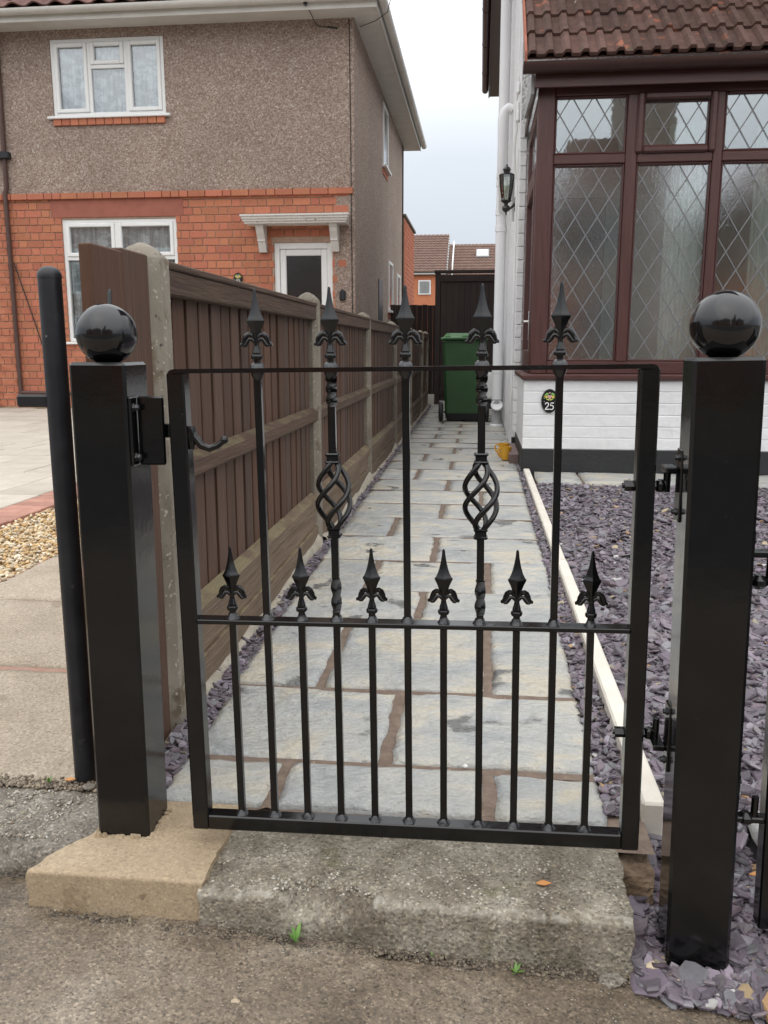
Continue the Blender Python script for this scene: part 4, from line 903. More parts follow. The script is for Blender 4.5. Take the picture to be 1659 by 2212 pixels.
# side windows: narrow from here
for (y0, y1, z0, z1) in ((15.35, 16.1, 3.93, 4.93), (16.25, 17.0, 1.55, 2.45), (17.9, 18.6, 1.55, 2.35)):
    b = MB(); b.box(HX-.02, HX+.022, y0, y0+.06, z0, z1, .004); b.box(HX-.02, HX+.022, y1-.06, y1, z0, z1, .004); b.box(HX-.02, HX+.0215, y0+.059, y1-.059, z0, z0+.06, .004); b.box(HX-.02, HX+.0215, y0+.059, y1-.059, z1-.06, z1, .004)
    wd_ = b.build('window', upvc, hl); MB().box(HX-.01, HX+.006, y0+.05, y1-.05, z0+.05, z1-.05).build('pane', glassd, wd_); MB().box(HX-.02, HX+.075, y0-.05, y1+.05, z0-.04, z0-.001, .004).build('sill', upvc, wd_)
    b = MB(); b.box(HX-.02, HX+.012, y0-.02, y1+.02, z0-.14, z0-.041); b.build('sill_brick', brickm, wd_)
b = MB(); b.box(HX-.02, HX+.014, 14.7, 15.25, .05, 2.0, .003); b.build('side_door', M('dark_grey_door', (.05, .055, .06), rough=.4), hl)
# rear brick extension with bricks
ext = MB().box(-5, HX+.012, 19.42, 22.25, -.1, 3.66).build('rear_extension', bmortar, hl)
m = MB(); z = 1.0; r = 0
while z < 3.6:
    y = 19.44 + (.12 if r % 2 else 0)
    while y < 22.2: m.box(HX-.02, HX+.020+random.uniform(-.002, .002), y, min(y+.232, 22.25), z, z+.09, .003); y += .243
    m.box(HX-.02, HX+.020, 19.425, 19.44 + (.11 if r % 2 else 0), z, z+.09); z += CH; r += 1
eb = m.build('brickwork', M('extension_brick', [(.3, (.36, .10, .05)), (.7, (.54, .17, .085))], rough=.9, scale=4, detail=2, world=True, stretch=(1, 1, 2.5)), ext); eb['kind'] = 'stuff'
MB().box(-5, HX+.06, 19.40, 22.32, 3.66, 3.72, .01).build('coping', kerbm, ext)
# pipes and cables on the front
b = MB(); b.tube([(-6.645, HY-.05, .10), (-6.645, HY-.05, 3.0), (-6.62, HY-.05, 3.06), (-6.60, HY-.05, 5.05)], .032, 12)
dpn = b.build('downpipe', rustp, hl, True, 50)
MB().box(-6.80, -6.53, HY-.11, HY-.012, 3.44, 3.53, .008).build('meter_bracket', blackworn, dpn)
MB().tube([(-6.62, HY-.06, .235), (-5.9, HY-.045, .225), (-5.1, HY-.045, .225)], .024, 10).build('low_pipe', rustp, hl, True, 50)
MB().tube([(-6.60, HY-.04, 2.05), (-6.35, HY-.035, 1.2), (-6.1, HY-.035, .3)], .008, 6).build('cable', blackcable, hl, True)
MB().tube([(HX-.06, HY-.018, 5.05), (HX-.05, HY-.018, 4.0), (HX-.045, HY-.018, 2.5), (HX-.04, HY-.018, .6)], .006, 6).build('cable', blackcable, hl, True)
MB().tube([(HX+.04, HY+.3, 5.06), (HX+.3, HY-.1, 4.99), (HX+.46, HY-.2, 5.05), (HX+.52, HY-.35, 5.16), (HX+.44, HY-.42, 5.27)], .005, 6).build('cable', blackcable, hl, True)
cl = MB(); cl.tube([(-2.42, HY-.5, 5.3), (-2.30, HY-.44, 5.13), (-2.24, HY-.3, 5.06), (-2.20, HY-.03, 4.98), (-2.02, HY-.03, 4.955)], .006, 6); cl.tube([(-2.06, HY-.03, 4.965), (-1.93, HY-.03, 4.945)], .012, 6); cl.lathe([(.02, 5.1), (.035, 5.13), (.03, 5.16), (.012, 5.18)], 8, (-2.27, HY-.42, 0)); cl.build('cable_hook', blackcable, hl, True)
# adjoining half: white door frame just inside the left edge
b = MB(); b.box(-7.22, -7.01, HY-.08, HY-.008, -.02, 2.2, .01); b.build('porch_post', upvc, hl)
ks = thing('key_safe', 'small black key safe on the brick beside the white front door', 'key safe', (-1.895, HY-.014, 1.51))
MB().box(-.042, .042, -.035, 0, 0, .13, .012).build('case', blackworn, ks); MB().tube([(-.012, -.015, .128), (-.012, -.015, .146), (.012, -.015, .146), (.012, -.015, .128)], .006, 8).build('shackle', blackworn, ks, True)

def ribbon(m, pts, wd, d0, d1, ox, oz, s_):
    for i in range(len(pts)-1):
        a, b_ = Vector((pts[i][0], pts[i][1])), Vector((pts[i+1][0], pts[i+1][1])); d_ = (b_-a).normalized(); n_ = Vector((-d_.y, d_.x))*wd/2; a = a-d_*wd*.2; b_ = b_+d_*wd*.2
        m.prism([(ox+s_*q.x, oz+s_*q.y) for q in (a-n_, b_-n_, b_+n_, a+n_)], d0+i*.00006, d1)
DIG = {'2': [([(.04, .74), (.10, .90), (.27, .98), (.44, .92), (.52, .76), (.46, .58), (.25, .32), (.05, .06)], .12), ([(.04, .055), (.58, .055)], .13)],
       '5': [([(.14, .94), (.55, .94)], .13), ([(.16, .95), (.10, .55)], .08), ([(.10, .56), (.28, .62), (.46, .54), (.55, .34), (.46, .12), (.27, .02), (.05, .08)], .12)],
       '3': [([(.06, .82), (.16, .95), (.32, .98), (.46, .90), (.49, .74), (.38, .58), (.22, .53)], .11), ([(.22, .53), (.44, .48), (.55, .30), (.47, .10), (.27, .02), (.06, .10)], .12)]}
def plaque(label, loc, w_, h_, txt, full):
    t = thing('house_number_plaque', label, 'plaque', loc)
    n = 40; oval = [(w_/2*math.cos(2*math.pi*i/n), h_/2*math.sin(2*math.pi*i/n)) for i in range(n)]
    MB().prism(oval, -.010, 0).build('oval_plate', plaqb, t)
    rim = MB(); rim.tube([(w_*.47*math.cos(2*math.pi*i/n), -.011, h_*.475*math.sin(2*math.pi*i/n)) for i in range(n+1)], w_*.012, 6); rim.build('rim', lampm, t, True)
    s_ = h_*.30; m = MB(); wt = .62*s_*len(txt)
    for i, ch in enumerate(txt):
        for pts, wd in DIG[ch]: ribbon(m, pts, wd, -.0125, -.0095, -wt/2+i*.64*s_, -h_*.36, s_)
    m.build('numerals', plaqw, t)
    def dots(nm, L2, mt):
        m = MB()
        for (a, b_, r) in L2: m.lathe([(r*w_, -.0115), (r*w_*.7, -.0130)], 9, (a*w_, 0, b_*h_), 'y')
        m.build(nm, mt, t)
    dots('pink_flower', [(0, .16, .10), (-.06, .20, .07), (.06, .20, .07), (0, .34, .045)], pinkm)
    dots('yellow_flowers', [(-.20, .17, .085), (.20, .17, .085), (-.08, .06, .05), (.08, .06, .05), (-.33, .20, .035), (.33, .20, .035)], yelm)
    dots('green_leaves', [(-.15, .29, .085), (.15, .29, .085), (-.25, .26, .06), (.25, .26, .06), (0, .05, .06), (-.33, .12, .04), (.33, .12, .04), (-.17, .08, .05), (.17, .08, .05)], grnm)
    dots('blue_buds', [(-.32, -.02, .03), (.32, -.02, .03)], greyp)
plaque('small black oval plaque with white number 23 on orange brick', (-3.357, HY-.016, 1.81), .128, .162, '23', False)

# ================================================================== OWNER'S HOUSE (right)
RX, RY = .285, 7.45                                       # side wall face, front wall face
hr = thing('house', 'white pebbledashed house with brown eaves on the right of the path', 'house', (0, 0, 0))
MB().box(RX, RX+.28, RY, 16.0, -.1, 5.15).build('side_wall', wdash, hr)
MB().box(RX+.002, 8, RY+.001, RY+.27, -.1, 5.15).build('front_wall', wdash, hr)
MB().box(RX+.003, 8, 15.7, 15.999, -.1, 5.15).build('rear_wall', wdash, hr)
# painted brick quoin at the corner
qb = MB(); 
for i in range(int(2.6/.105)):
    wq = .05 if i % 2 else .05; obj('brick', bpy.data.meshes.get('quoin') or MB().box(-.026, .030, -.012, .04, .002, .1005, .004).mesh('quoin', wbrick), hr, (RX+.026, RY, .12+i*.105))
MB().box(RX-.004, RX+.06, RY-.008, RY+.06, -.05, .118, .004).build('quoin_foot', plinthm, hr)
MB().tube([(RX-.006, RY+.5, 5.1), (RX-.006, RY+.5, .3)], .004, 6).build('render_bead', upvc, hr)
b = MB(); b.box(.065, RX+.1, 5, 16.1, 5.15, 5.165); b.build('soffit', brownp, hr)
MB().box(.045, .064, 5, 16.1, 5.13, 5.30, .003).build('fascia', brownp, hr)
gutter((-.012, 5, 5.265), (-.012, 16.12, 5.265), .056, brownp, hr, clips=1.35)
MB().add([(-.03, 5, 5.29), (-.03, 16.15, 5.29), (4.2, 16.15, 8.3), (4.2, 5, 8.3)], [(0, 1, 2, 3)]).build('roof', tilem, hr)
# soil pipe with collars, boss and swan neck
SPX, SPY = .196, 9.9
b = MB(); b.tube([(SPX, SPY, .30), (SPX, SPY, 6.2)], .056, 24)
spo = b.build('soil_pipe', pipew, hr, True, 60)
for z in (.62, 2.15, 2.32, 2.62, 2.70):
    c_ = MB(); c_.lathe([(.056, z-.03), (.063, z-.028), (.063, z+.028), (.056, z+.03)], 24, (SPX, SPY, 0)); c_.build('collar', pipew, spo, True, 40)
MB().tube([(RX+.0, SPY-.35, 3.28), (RX-.05, SPY-.35, 3.30), (RX-.085, SPY-.35, 3.27), (RX-.105, SPY-.35, 3.20), (RX-.108, SPY-.35, 3.08), (RX-.108, SPY-.35, 2.75), (RX-.105, SPY-.33, 2.60), (RX-.09, SPY-.15, 2.45), (SPX, SPY-.02, 2.30)], [.05, .05, .05, .05, .046, .036, .036, .036, .036], 16).build('waste_pipe', pipew, hr, True, 60)
MB().tube([(RX-.02, RY+.75, 2.95), (RX-.025, RY+.75, 2.2), (RX-.02, RY+.78, 2.0)], .014, 8).build('overflow_pipe', pipew, hr, True)
MB().box(RX-.05, RX, SPY-.1, SPY-.06, 2.58, 2.60).build('pipe_clip', greyp, hr)
# bent pipe foot into the gully: tilted socket over a grey drain cup
sh = MB(); sh.lathe([(.058, -.01), (.066, 0), (.069, .02), (.064, .03), (.056, .03), (.052, .01)], 24); sh.xf(Matrix.Translation((SPX, SPY-.06, .225)) @ Matrix.Rotation(R(55), 4, 'X')); sh.build('access_cap', pipew, spo, True, 50)
MB().lathe([(.064, .02), (.056, .04), (.053, .16), (.058, .22), (.060, .30)], 24, (SPX, SPY, 0)).build('gully_riser', greyp, spo, True, 50)
MB().lathe([(.075, -.01), (.078, .005), (.07, .018), (.06, .022)], 24, (SPX, SPY, 0)).build('gully_flange', pipew, spo, True, 50)
# loose white cables down the wall
MB().tube([(RX-.012, RY+.35, 3.1), (RX-.03, RY+.33, 2.85), (RX-.015, RY+.37, 2.7), (RX-.035, RY+.4, 2.55), (RX-.012, RY+.45, 2.3)], .010, 6).build('cable', cable, hr, True)
MB().tube([(RX-.008, RY+.22, 2.5), (RX-.006, RY+.22, .5), (RX-.02, RY+.25, .25), (RX-.035, RY+.3, .08), (RX-.02, RY+.45, .02)], .007, 6).build('cable', cable, hr, True)
for i, (y, z) in enumerate(((RY+.3, 2.95), (RY+.28, 2.80), (RY+.26, 2.72))): MB().box(RX-.03, RX, y-.04, y+.04, z, z+.09, .012).build('junction_box', pipew, hr)

# ---- porch
PYF = 6.2; PX0, PX1 = .35, 2.72
po = thing('porch', 'rosewood framed porch with leaded diamond panes on a white painted brick base', 'porch', (0, 0, 0))
wl = MB().box(.316, PX1+.03, PYF-.0045, PYF+.11, .16, .655).build('base_wall', wbrick, po)
MB().box(.3165, .42, PYF+.1101, RY, .16, .655).build('side_base_wall', wbrick, po)
CHW = (.655-.165)/6
wb = {}
for r in range(6):
    x = .313 - (.0 if r % 2 else .25)
    while x < PX1+.03:
        a = max(x, .313); b_ = min(x+.52, PX1+.03); x += .521
        if b_-a < .05: continue
        key = round(b_-a, 3)
        if key not in wb: wb[key] = MB().box(-.003, b_-a+.003, -.009, .01, .0015, CHW-.003, .0035).mesh('brick', wbrick)
        obj('brick', wb[key], wl, (a, PYF+random.uniform(-.0009, .0009), .165+r*CHW))
pb = MB(); pb.box(.308, PX1+.05, PYF-.016, PYF+.10, -.05, .165, .004); pb.build('plinth', plinthm, po)
MB().box(.309, .42, PYF+.1001, RY-.01, -.05, .164, .004).build('side_plinth', plinthm, po)
b = MB(); b.box(.288, PX1+.05, PYF-.045, PYF+.12, .655, .695, .010); b.box(.289, .45, PYF+.1201, RY, .655, .6945, .010); b.build('sill', roseH, po)
# frame: posts, rails
def fr(name, *a, m=roseW): return MB().box(*a, .006).build(name, m, po)
yF, yB = PYF, PYF+.09
fr('corner_post', PX0, PX0+.112, yF, yB, .6955, 2.63)
cols_ = [(.935, 1.008), (1.497, 1.556), (2.085, 2.150)]
for (a, b_) in cols_: fr('mullion', a, b_, yF+.001, yB, .781, 2.518)
fr('corner_post', 2.61, PX1, yF, yB, .6955, 2.63)
fr('bottom_rail', PX0+.1125, 2.6095, yF+.002, yB, .6955, .782, m=roseH); fr('head_rail', PX0+.1125, 2.6095, yF+.002, yB, 2.518, 2.63, m=roseH)
bays = [(PX0+.112, .935), (1.008, 1.497), (1.556, 2.085), (2.15, 2.61)]
for i, (a, b_) in enumerate(bays): fr('transom', a+.0005, b_-.0005, yF+.003, yB, 2.088, 2.150, m=roseH)
def lattice(x0, x1, z0, z1, y, wd, cw=.147, ch=.238, ox=0., oz=0.):
    m = MB(); sl_ = ch/cw
    for sg in (1, -1):
        k = -40
        while k < 60:
            # line: z = z0 + sg*sl*(x - xk)
            xk = x0 + ox + k*cw; pts = []
            xa_, xb_ = (x0, x1)
            f_ = lambda x: z0 + oz + sg*sl_*(x-xk)
            g_ = lambda z: xk + (z-z0-oz)/(sg*sl_)
            lo_, hi_ = sorted((g_(z0), g_(z1))); lo_, hi_ = max(lo_, x0), min(hi_, x1)
            if hi_-lo_ > .004:
                d_ = Vector((1, sg*sl_)).normalized(); n_ = Vector((-d_.y, d_.x))*wd/2; p, q = Vector((lo_, f_(lo_))), Vector((hi_, f_(hi_)))
                yo = y - (.0006 if sg > 0 else 0); m.prism([tuple(p-n_), tuple(q-n_), tuple(q+n_), tuple(p+n_)], yo-.003, yo)
            k += 1
    return m
def glaze(x0, x1, z0, z1, g, name='window', bead=.015, y=PYF, dx=0., parent=po):
    b = MB(); b.box(x0, x0+bead, y+.012, y+.05, z0, z1, .006); b.box(x1-bead, x1, y+.012, y+.05, z0, z1, .006); b.box(x0+bead-.001, x1-bead+.001, y+.0125, y+.05, z0, z0+bead, .006); b.box(x0+bead-.001, x1-bead+.001, y+.0125, y+.05, z1-bead, z1, .006)
    wn = b.build(name, roseH, parent)
    p_ = MB().box(x0+.01, x1-.01, y+.034, y+.040, z0+.01, z1-.01); 
    ob = p_.build('pane', g, wn)
    lattice(x0+bead, x1-bead, z0+bead, z1-bead, y+.033, .0068, ox=dx).build('lead_lattice', leadm, wn)
    return wn
for i, (a, b_) in enumerate(bays):
    glaze(a, b_, .782, 2.088, glassobs, dx=.03*i)
    if i == 1:                                             # opening top light with its own chamfered sash
        s_ = MB(); g = .046; z0, z1 = 2.145, 2.522; a2, b2 = a-.012, b_+.012
        s_.box(a2, a2+g, PYF-.022, PYF+.012, z0, z1, .012); s_.box(b2-g, b2, PYF-.022, PYF+.012, z0, z1, .012); s_.box(a2+g-.001, b2-g+.001, PYF-.0215, PYF+.012, z0, z0+g, .012); s_.box(a2+g-.001, b2-g+.001, PYF-.0215, PYF+.012, z1-g, z1, .012)
        wn = glaze(a2+g-.002, b2-g+.002, z0+g-.002, z1-g+.002, glassclear, bead=.012, dx=.05)
        s_.build('sash', roseH, wn)
    else: glaze(a, b_, 2.150, 2.518, glassclear, dx=.02)
# door side, facing the path
def sd_(name, y0, y1, z0, z1, x0=PX0+.004, x1=PX0+.07, m=roseW, par=po): return MB().box(x0, x1, y0, y1, z0, z1, .005).build(name, m, par)
sd_('side_post', RY-.09, RY-.002, .6955, 2.5); sd_('side_transom', PYF+.091, RY-.091, 2.09, 2.15); sd_('side_head', PYF+.091, RY-.091, 2.45, 2.55)
dl = sd_('side_door', PYF+.10, PYF+.20, .70, 2.085, x0=PX0-.006); sd_('door_stile', RY-.19, RY-.10, .70, 2.085, x0=PX0-.006, par=dl); sd_('door_rail', PYF+.201, RY-.191, .70, .86, x0=PX0-.006, par=dl); sd_('door_rail', PYF+.201, RY-.191, 1.98, 2.085, x0=PX0-.006, par=dl)
MB().box(PX0+.02, PX0+.026, PYF+.195, RY-.185, .85, 1.99).build('pane', glassobs, dl); MB().box(PX0+.02, PX0+.026, PYF+.09, RY-.09, 2.15, 2.46).build('pane', glassclear, dl)
hd = MB().box(PX0-.016, PX0-.006, PYF+.125, PYF+.155, .93, 1.13, .004).tube([(PX0-.012, PYF+.14, 1.06), (PX0-.045, PYF+.14, 1.06), (PX0-.048, PYF+.16, 1.06), (PX0-.048, PYF+.24, 1.06)], .008, 8); hd.build('door_handle', silver, dl, True, 30)
# fascia, gutter, verge and tiles
MB().box(.318, PX1+.2, PYF-.10, PYF-.082, 2.545, 2.70, .003).build('fascia', roseH, po); MB().box(.318, PX1+.2, PYF-.081, PYF+.1, 2.605, 2.63, .003).build('soffit', roseH, po)
b = MB(); b.prism([(PYF-.08, 2.545), (RY, 2.545), (RY, 2.62), (PYF-.08, 2.62)], .318, .336, 'yz'); b.build('side_board', brownp, po)
b = MB(); b.prism([(PYF-.06, 2.52), (PYF+.03, 2.52), (PYF+.9, 2.60), (PYF+.9, 2.66), (PYF-.06, 2.66)], .296, .317, 'yz'); b.build('side_flashing', greyp, po)
gutter((.236, PYF-.155, 2.674), (PX1+.35, PYF-.155, 2.674), .057, brownp, po, clips=1.12)
ang = R(40); E0y, E0z = PYF-.13, 2.706
rfp = MB().add([(.262, E0y, E0z), (PX1+.3, E0y, E0z), (PX1+.3, E0y+1.45, E0z+1.45*math.tan(ang)), (.262, E0y+1.45, E0z+1.45*math.tan(ang))], [(0, 1, 2, 3)]).build('roof', tilem, po)
t2 = tile_mesh(.225, .36, tilem, 2, .026, .022)
for r in range(6):
    for c in range(13):
        x = .262 + .1125 + c*.222; obj('tile', t2, rfp, (x, E0y+.0 + r*.305*math.cos(ang), E0z+.012 + r*.305*math.sin(ang)), None, (ang+R(random.uniform(-.5, .5)), 0, R(random.uniform(-.5, .5))))
    # verge edge in red mortar
vb = MB(); vb.prism([(E0y-.005, E0z-.02), (E0y+1.4, E0z+1.4*math.tan(ang)-.02), (E0y+1.4, E0z+1.4*math.tan(ang)+.045), (E0y-.005, E0z+.05)], .246, .262, 'yz'); vb.build('verge', M('verge_mortar', [(.3, (.30, .10, .065)), (.7, (.42, .17, .11))], rough=.9, scale=8, bump=[(50, .4, 'n')]), po)
# inside: pale green room
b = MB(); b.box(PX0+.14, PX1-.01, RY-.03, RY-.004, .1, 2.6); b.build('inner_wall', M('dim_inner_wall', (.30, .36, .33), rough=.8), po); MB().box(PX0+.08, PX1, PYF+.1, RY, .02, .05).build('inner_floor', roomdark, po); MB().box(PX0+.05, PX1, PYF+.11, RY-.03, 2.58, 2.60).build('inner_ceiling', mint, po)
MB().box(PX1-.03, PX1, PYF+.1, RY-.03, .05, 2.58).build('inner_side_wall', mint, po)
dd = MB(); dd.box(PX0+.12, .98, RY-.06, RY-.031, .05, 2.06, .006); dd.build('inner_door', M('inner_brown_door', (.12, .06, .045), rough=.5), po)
V = []; F = []; n = 80
for i in range(n+1):
    u = i/n; x = 1.235+.30*u; yy = PYF+.12 + .03*math.sin(u*60) + .015*math.sin(u*131); V += [(x, yy, .65), (x, yy, 2.35)]
    if i: F.append((2*i-2, 2*i, 2*i+1, 2*i-1))
MB().add(V+[(v[0]+.58, v[1]+.03, v[2]) for v in V], F+[tuple(i+len(V) for i in f) for f in F]).build('curtain', M('mint_curtain', [(.3, (.70, .83, .76)), (.7, (.80, .90, .85))], rough=.9, scale=3), po, True, 180)
plaque('black oval plaque with white number 25 and painted flowers on the white wall', (.492, PYF-.0115, .507), .116, .168, '25', True)
st = MB().box(.235, .312, 6.62, 7.40, -.02, .075, .006).build('door_step', brownstep); tag(st, 'brown painted door step beside the white wall corner', 'step')

# ---- lantern on the side wall
lm = thing('wall_lantern', 'black coach lantern with glass sides on the white side wall', 'lantern', (.200, 8.1, 2.04))
MB().lathe([(.003, 0), (.008, .008), (.006, .022), (.028, .035), (.036, .055), (.030, .075), (.016, .085), (.020, .10), (.045, .115), (.047, .125)], 12).build('base', lampm, lm, True, 30)
MB().lathe([(.066, .335), (.068, .342), (.046, .352), (.028, .360), (.030, .372), (.036, .385), (.026, .402), (.010, .412), (.008, .425), (.002, .432)], 12).build('cap', lampm, lm, True, 30)
MB().lathe([(.036, .125), (.056, .24), (.062, .335)], 6).build('glass', lampglass, lm)
fb = MB()
for q in range(6):
    a = 2*math.pi*q/6; fb.tube([(.037*math.cos(a), .037*math.sin(a), .124), (.057*math.cos(a), .057*math.sin(a), .24), (.0635*math.cos(a), .0635*math.sin(a), .337)], .0045, 6)
fb.build('frame', lampm, lm, True); MB().lathe([(.008, .125), (.009, .19), (.016, .20), (.014, .25), (.004, .27)], 10).build('bulb', plaqw, lm, True)
MB().tube([(0, 0, .06), (.03, 0, .05), (.055, 0, .07), (.078, 0, .095)], [.010, .010, .011, .013], 10).build('arm', lampm, lm, True, 50)
MB().box(.074, .084, -.035, .035, .03, .15, .008).build('wall_plate', lampm, lm)

# ================================================================== SIDE GATE, BIN, SMALL THINGS
sg = thing('side_gate', 'tall very dark brown boarded gate closing the end of the path', 'gate', (0, 13.5, 0))
for i in range(9):
    x0 = -.62+i*.0915; MB().box(x0, x0+.0905, .02+.003*(i % 2), .04, .06, 1.93, .003).build('board', darkwood, sg)
MB().box(-.66, .24, .0405, .055, .06, 1.95).build('backing', darkwood, sg); MB().box(-.705, -.625, 0, .09, 0, 1.985, .004).build('frame_post', darkwood, sg); MB().box(.20, .279, 0, .09, 0, 1.985, .004).build('frame_post', darkwood, sg)
MB().box(-.72, .279, -.012, .10, 1.9855, 2.03, .004).build('head_beam', darkwood, sg); MB().box(-.6245, .1995, -.004, .019, 1.86, 1.96, .003).build('ledge', darkwood, sg); MB().box(-.6245, .1995, .0, .019, .15, .25, .003).build('ledge', darkwood, sg)
sb = tag(MB().box(.05, .24, 12.6, 12.9, .14, .52, .01).build('meter_cupboard', upvc), 'white plastic cupboard low on the wall behind the green bin', 'cupboard'); MB().box(.07, .22, 12.58, 12.599, .16, .50, .004).build('cupboard_door', upvc, sb)
MB().box(.05, .24, 12.62, 12.9, -.02, .1398).build('cupboard_stand', blackworn, sb)
bf = thing('back_fence', 'dark boarded fence seen behind the side gate, left of it', 'fence', (0, 16.5, 0))
for i in range(11): MB().box(-1.70+i*.1, -1.602+i*.1, 0, .02, 0, 1.64+random.uniform(-.02, .03), .003).build('board', darkwood, bf)

bn = thing('wheelie_bin', 'dark green wheelie bin standing with its wheels towards the camera', 'wheelie bin', (-.185, 10.62, 0))
def taper(m, w0, d0, w1, d1, z0, z1, b=.03, c=(0, 0)):
    def ring(w_, d_, z):
        return [(sx*(w_/2-(b if k == 1 else 0)), c[1]+sy*(d_/2-(b if k == 0 else 0)), z) for sx, sy, k in ((-1, -1, 0), (-1, -1, 1), (1, -1, 1), (1, -1, 0), (1, 1, 0), (1, 1, 1), (-1, 1, 1), (-1, 1, 0))]
    V = ring(w0, d0, z0)+ring(w1, d1, z1); return m.add(V, [tuple(range(8))[::-1], tuple(range(8, 16))] + [(i, (i+1) % 8, 8+(i+1) % 8, 8+i) for i in range(8)])
taper(MB(), .455, .46, .520, .56, .10, .955).build('body', binm, bn)
taper(MB(), .40, .40, .455, .46, .012, .0995, .02).build('base', tyrem, bn); MB().box(-.262, .262, -.29, .29, .93, .962, .012).build('rim', binm, bn)
ld = MB(); ld.box(-.285, .285, -.30, .31, .963, .995, .012); taper(ld, .52, .52, .44, .40, .9955, 1.045, .05); lo_ = ld.build('lid', lidm, bn)
hb = MB(); hb.tube([(-.24, -.325, .985), (.24, -.325, .985)], .016, 10)
for x in (-.20, 0, .20): hb.box(x-.03, x+.03, -.335, -.27, .965, 1.02, .01)
hb.build('handle', lidm, bn, True, 40)
MB().tube([(-.30, -.20, .115), (.30, -.20, .115)], .012, 8).build('axle', tyrem, bn)
for x in (-.275, .275):
    wh = MB().lathe([(.045, -.024), (.095, -.026), (.112, -.020), (.118, -.008), (.118, .008), (.112, .020), (.095, .026), (.045, .024)], 28, (x, -.20, .115), 'x').build('wheel', tyrem, bn, True, 40)
    MB().lathe([(.012, -.03), (.040, -.028), (.044, 0), (.040, .028), (.012, .03)], 16, (x, -.20, .115), 'x').build('hub', greyp, wh, True, 40)
def mug(label, loc, rz):
    t = thing('mug', label, 'mug', loc, (0, 0, R(rz)), 'yellow mugs on the path')
    MB().lathe([(.024, .0), (.034, .002), (.036, .008), (.040, .05), (.045, .10), (.0455, .104), (.043, .104), (.041, .09), (.033, .012), (.002, .010)], 28).build('body', yellow, t, True, 50)
    MB().tube([(-.042, 0, .088), (-.055, 0, .094), (-.068, 0, .082), (-.070, 0, .062), (-.060, 0, .038), (-.038, 0, .024)], .0062, 10).build('handle', yellow, t, True, 60)
mug('yellow mug standing on the path flagstones, the nearer of two', (.215, 6.80, .006), 20); mug('yellow mug standing on the path, half hidden behind the nearer mug', (.205, 7.05, .006), 0)

# weeds and litter
def weed(label, loc, n, s_, name='weed'):
    t = thing(name, label, 'weed', loc)
    for i in range(n):
        a = 6.28*i/n + random.uniform(-.4, .4); el = random.uniform(.5, 1.25); ln = s_*random.uniform(.7, 1.2); d_ = Vector((math.cos(a)*math.cos(el), math.sin(a)*math.cos(el), math.sin(el))); sd2 = d_.cross(Vector((0, 0, 1))).normalized()
        b0 = Vector((0, 0, s_*.15)); V = [b0, b0+d_*ln*.35+sd2*ln*.12, b0+d_*ln*.7+sd2*ln*.10-Vector((0, 0, ln*.04)), b0+d_*ln-Vector((0, 0, ln*.12)), b0+d_*ln*.7-sd2*ln*.10-Vector((0, 0, ln*.04)), b0+d_*ln*.35-sd2*ln*.12, b0+d_*ln*.5-Vector((0, 0, ln*.03))]
        MB().add(V, [(0, 1, 6), (1, 2, 6), (2, 3, 6), (3, 4, 6), (4, 5, 6), (5, 0, 6)]).build('leaf', greenm, t, True, 180)
    MB().tube([(0, 0, -.01), (0, 0, s_*.2)], s_*.04, 6).build('stem', greenm, t)
weed('small bright green weed growing at the foot of the threshold, left of centre', (-.283, 1.232, -.087), 6, .030)
weed('tiny clover-like weed on the pavement below the right half of the gate', (.077, 1.222, -.103), 9, .016)
weed('tiny sprig of weed in the crack under the middle of the threshold', (-.058, 1.238, -.098), 4, .009)
weed('little weed among leaf litter at the foot of the round black post', (-.865, 1.545, -.004), 5, .016)
weed('green weed tuft against the brick wall at the far left', (-6.35, 11.85, 0), 9, .16)
for i, (x, y, z, rz, mt, lab) in enumerate(((-.835, 1.552, .004, 20, leafm, 'curled orange leaf at the foot of the round black post'), (.111, 1.322, -.007, 70, leafm, 'flat orange leaf fragment lying on the concrete threshold'), (.466, 1.36, .010, 10, leafm, 'orange leaf among slate beside the lower outer hinge'), (1.02, 4.6, .02, 40, leafm, 'reddish leaf lying far back on the slate chippings'))):
    s_ = .012 if i != 3 else .03; V = [(0, 0, 0), (s_, s_*.45, s_*.2), (s_*1.8, .2*s_, 0), (s_*2.2, -s_*.2, s_*.25), (s_*1.2, -s_*.6, .1*s_), (s_*.3, -s_*.5, s_*.15)]
    tag(MB().add(V+[(v[0], v[1], v[2]+.0012) for v in V], [(5, 4, 3, 2, 1, 0), (6, 7, 8, 9, 10, 11)] + [(k, (k+1) % 6, 6+(k+1) % 6, 6+k) for k in range(6)]).build('fallen_leaf', mt, loc=(x, y, z)), lab, 'leaf')
def stone(name, label, loc, s_, m):
    b = MB().lathe([(s_*.5, -s_*.2), (s_*.95, 0), (s_*.9, s_*.2), (s_*.45, s_*.34)], 7); b.V = [(v[0]*1.3*random.uniform(.8, 1.2), v[1]*random.uniform(.8, 1.2), v[2]) for v in b.V]; tag(b.build(name, m, loc=loc), label, 'stone')
stone('stone', 'pale flat stone chip lying on the brown pavement near the bottom edge', (-.344, 1.088, -.082), .010, stonem)
stone('stone', 'buff stone at the foot of the right gate post', (.327, 1.238, -.104), .015, stonem)
stone('stone', 'cream stone in the slate beside the threshold end', (.300, 1.262, -.100), .013, stonem)
stone('stone', 'broken concrete lump at the right foot of the threshold', (.225, 1.232, -.110), .020, kerbm)
stone('stone', 'loose grey concrete lump under the small green weed', (-.27, 1.215, -.092), .022, kerbm)
stone('stone', 'small stone at the foot of the round black post, near the kerb', (-.775, 1.535, .0), .012, kerbm)
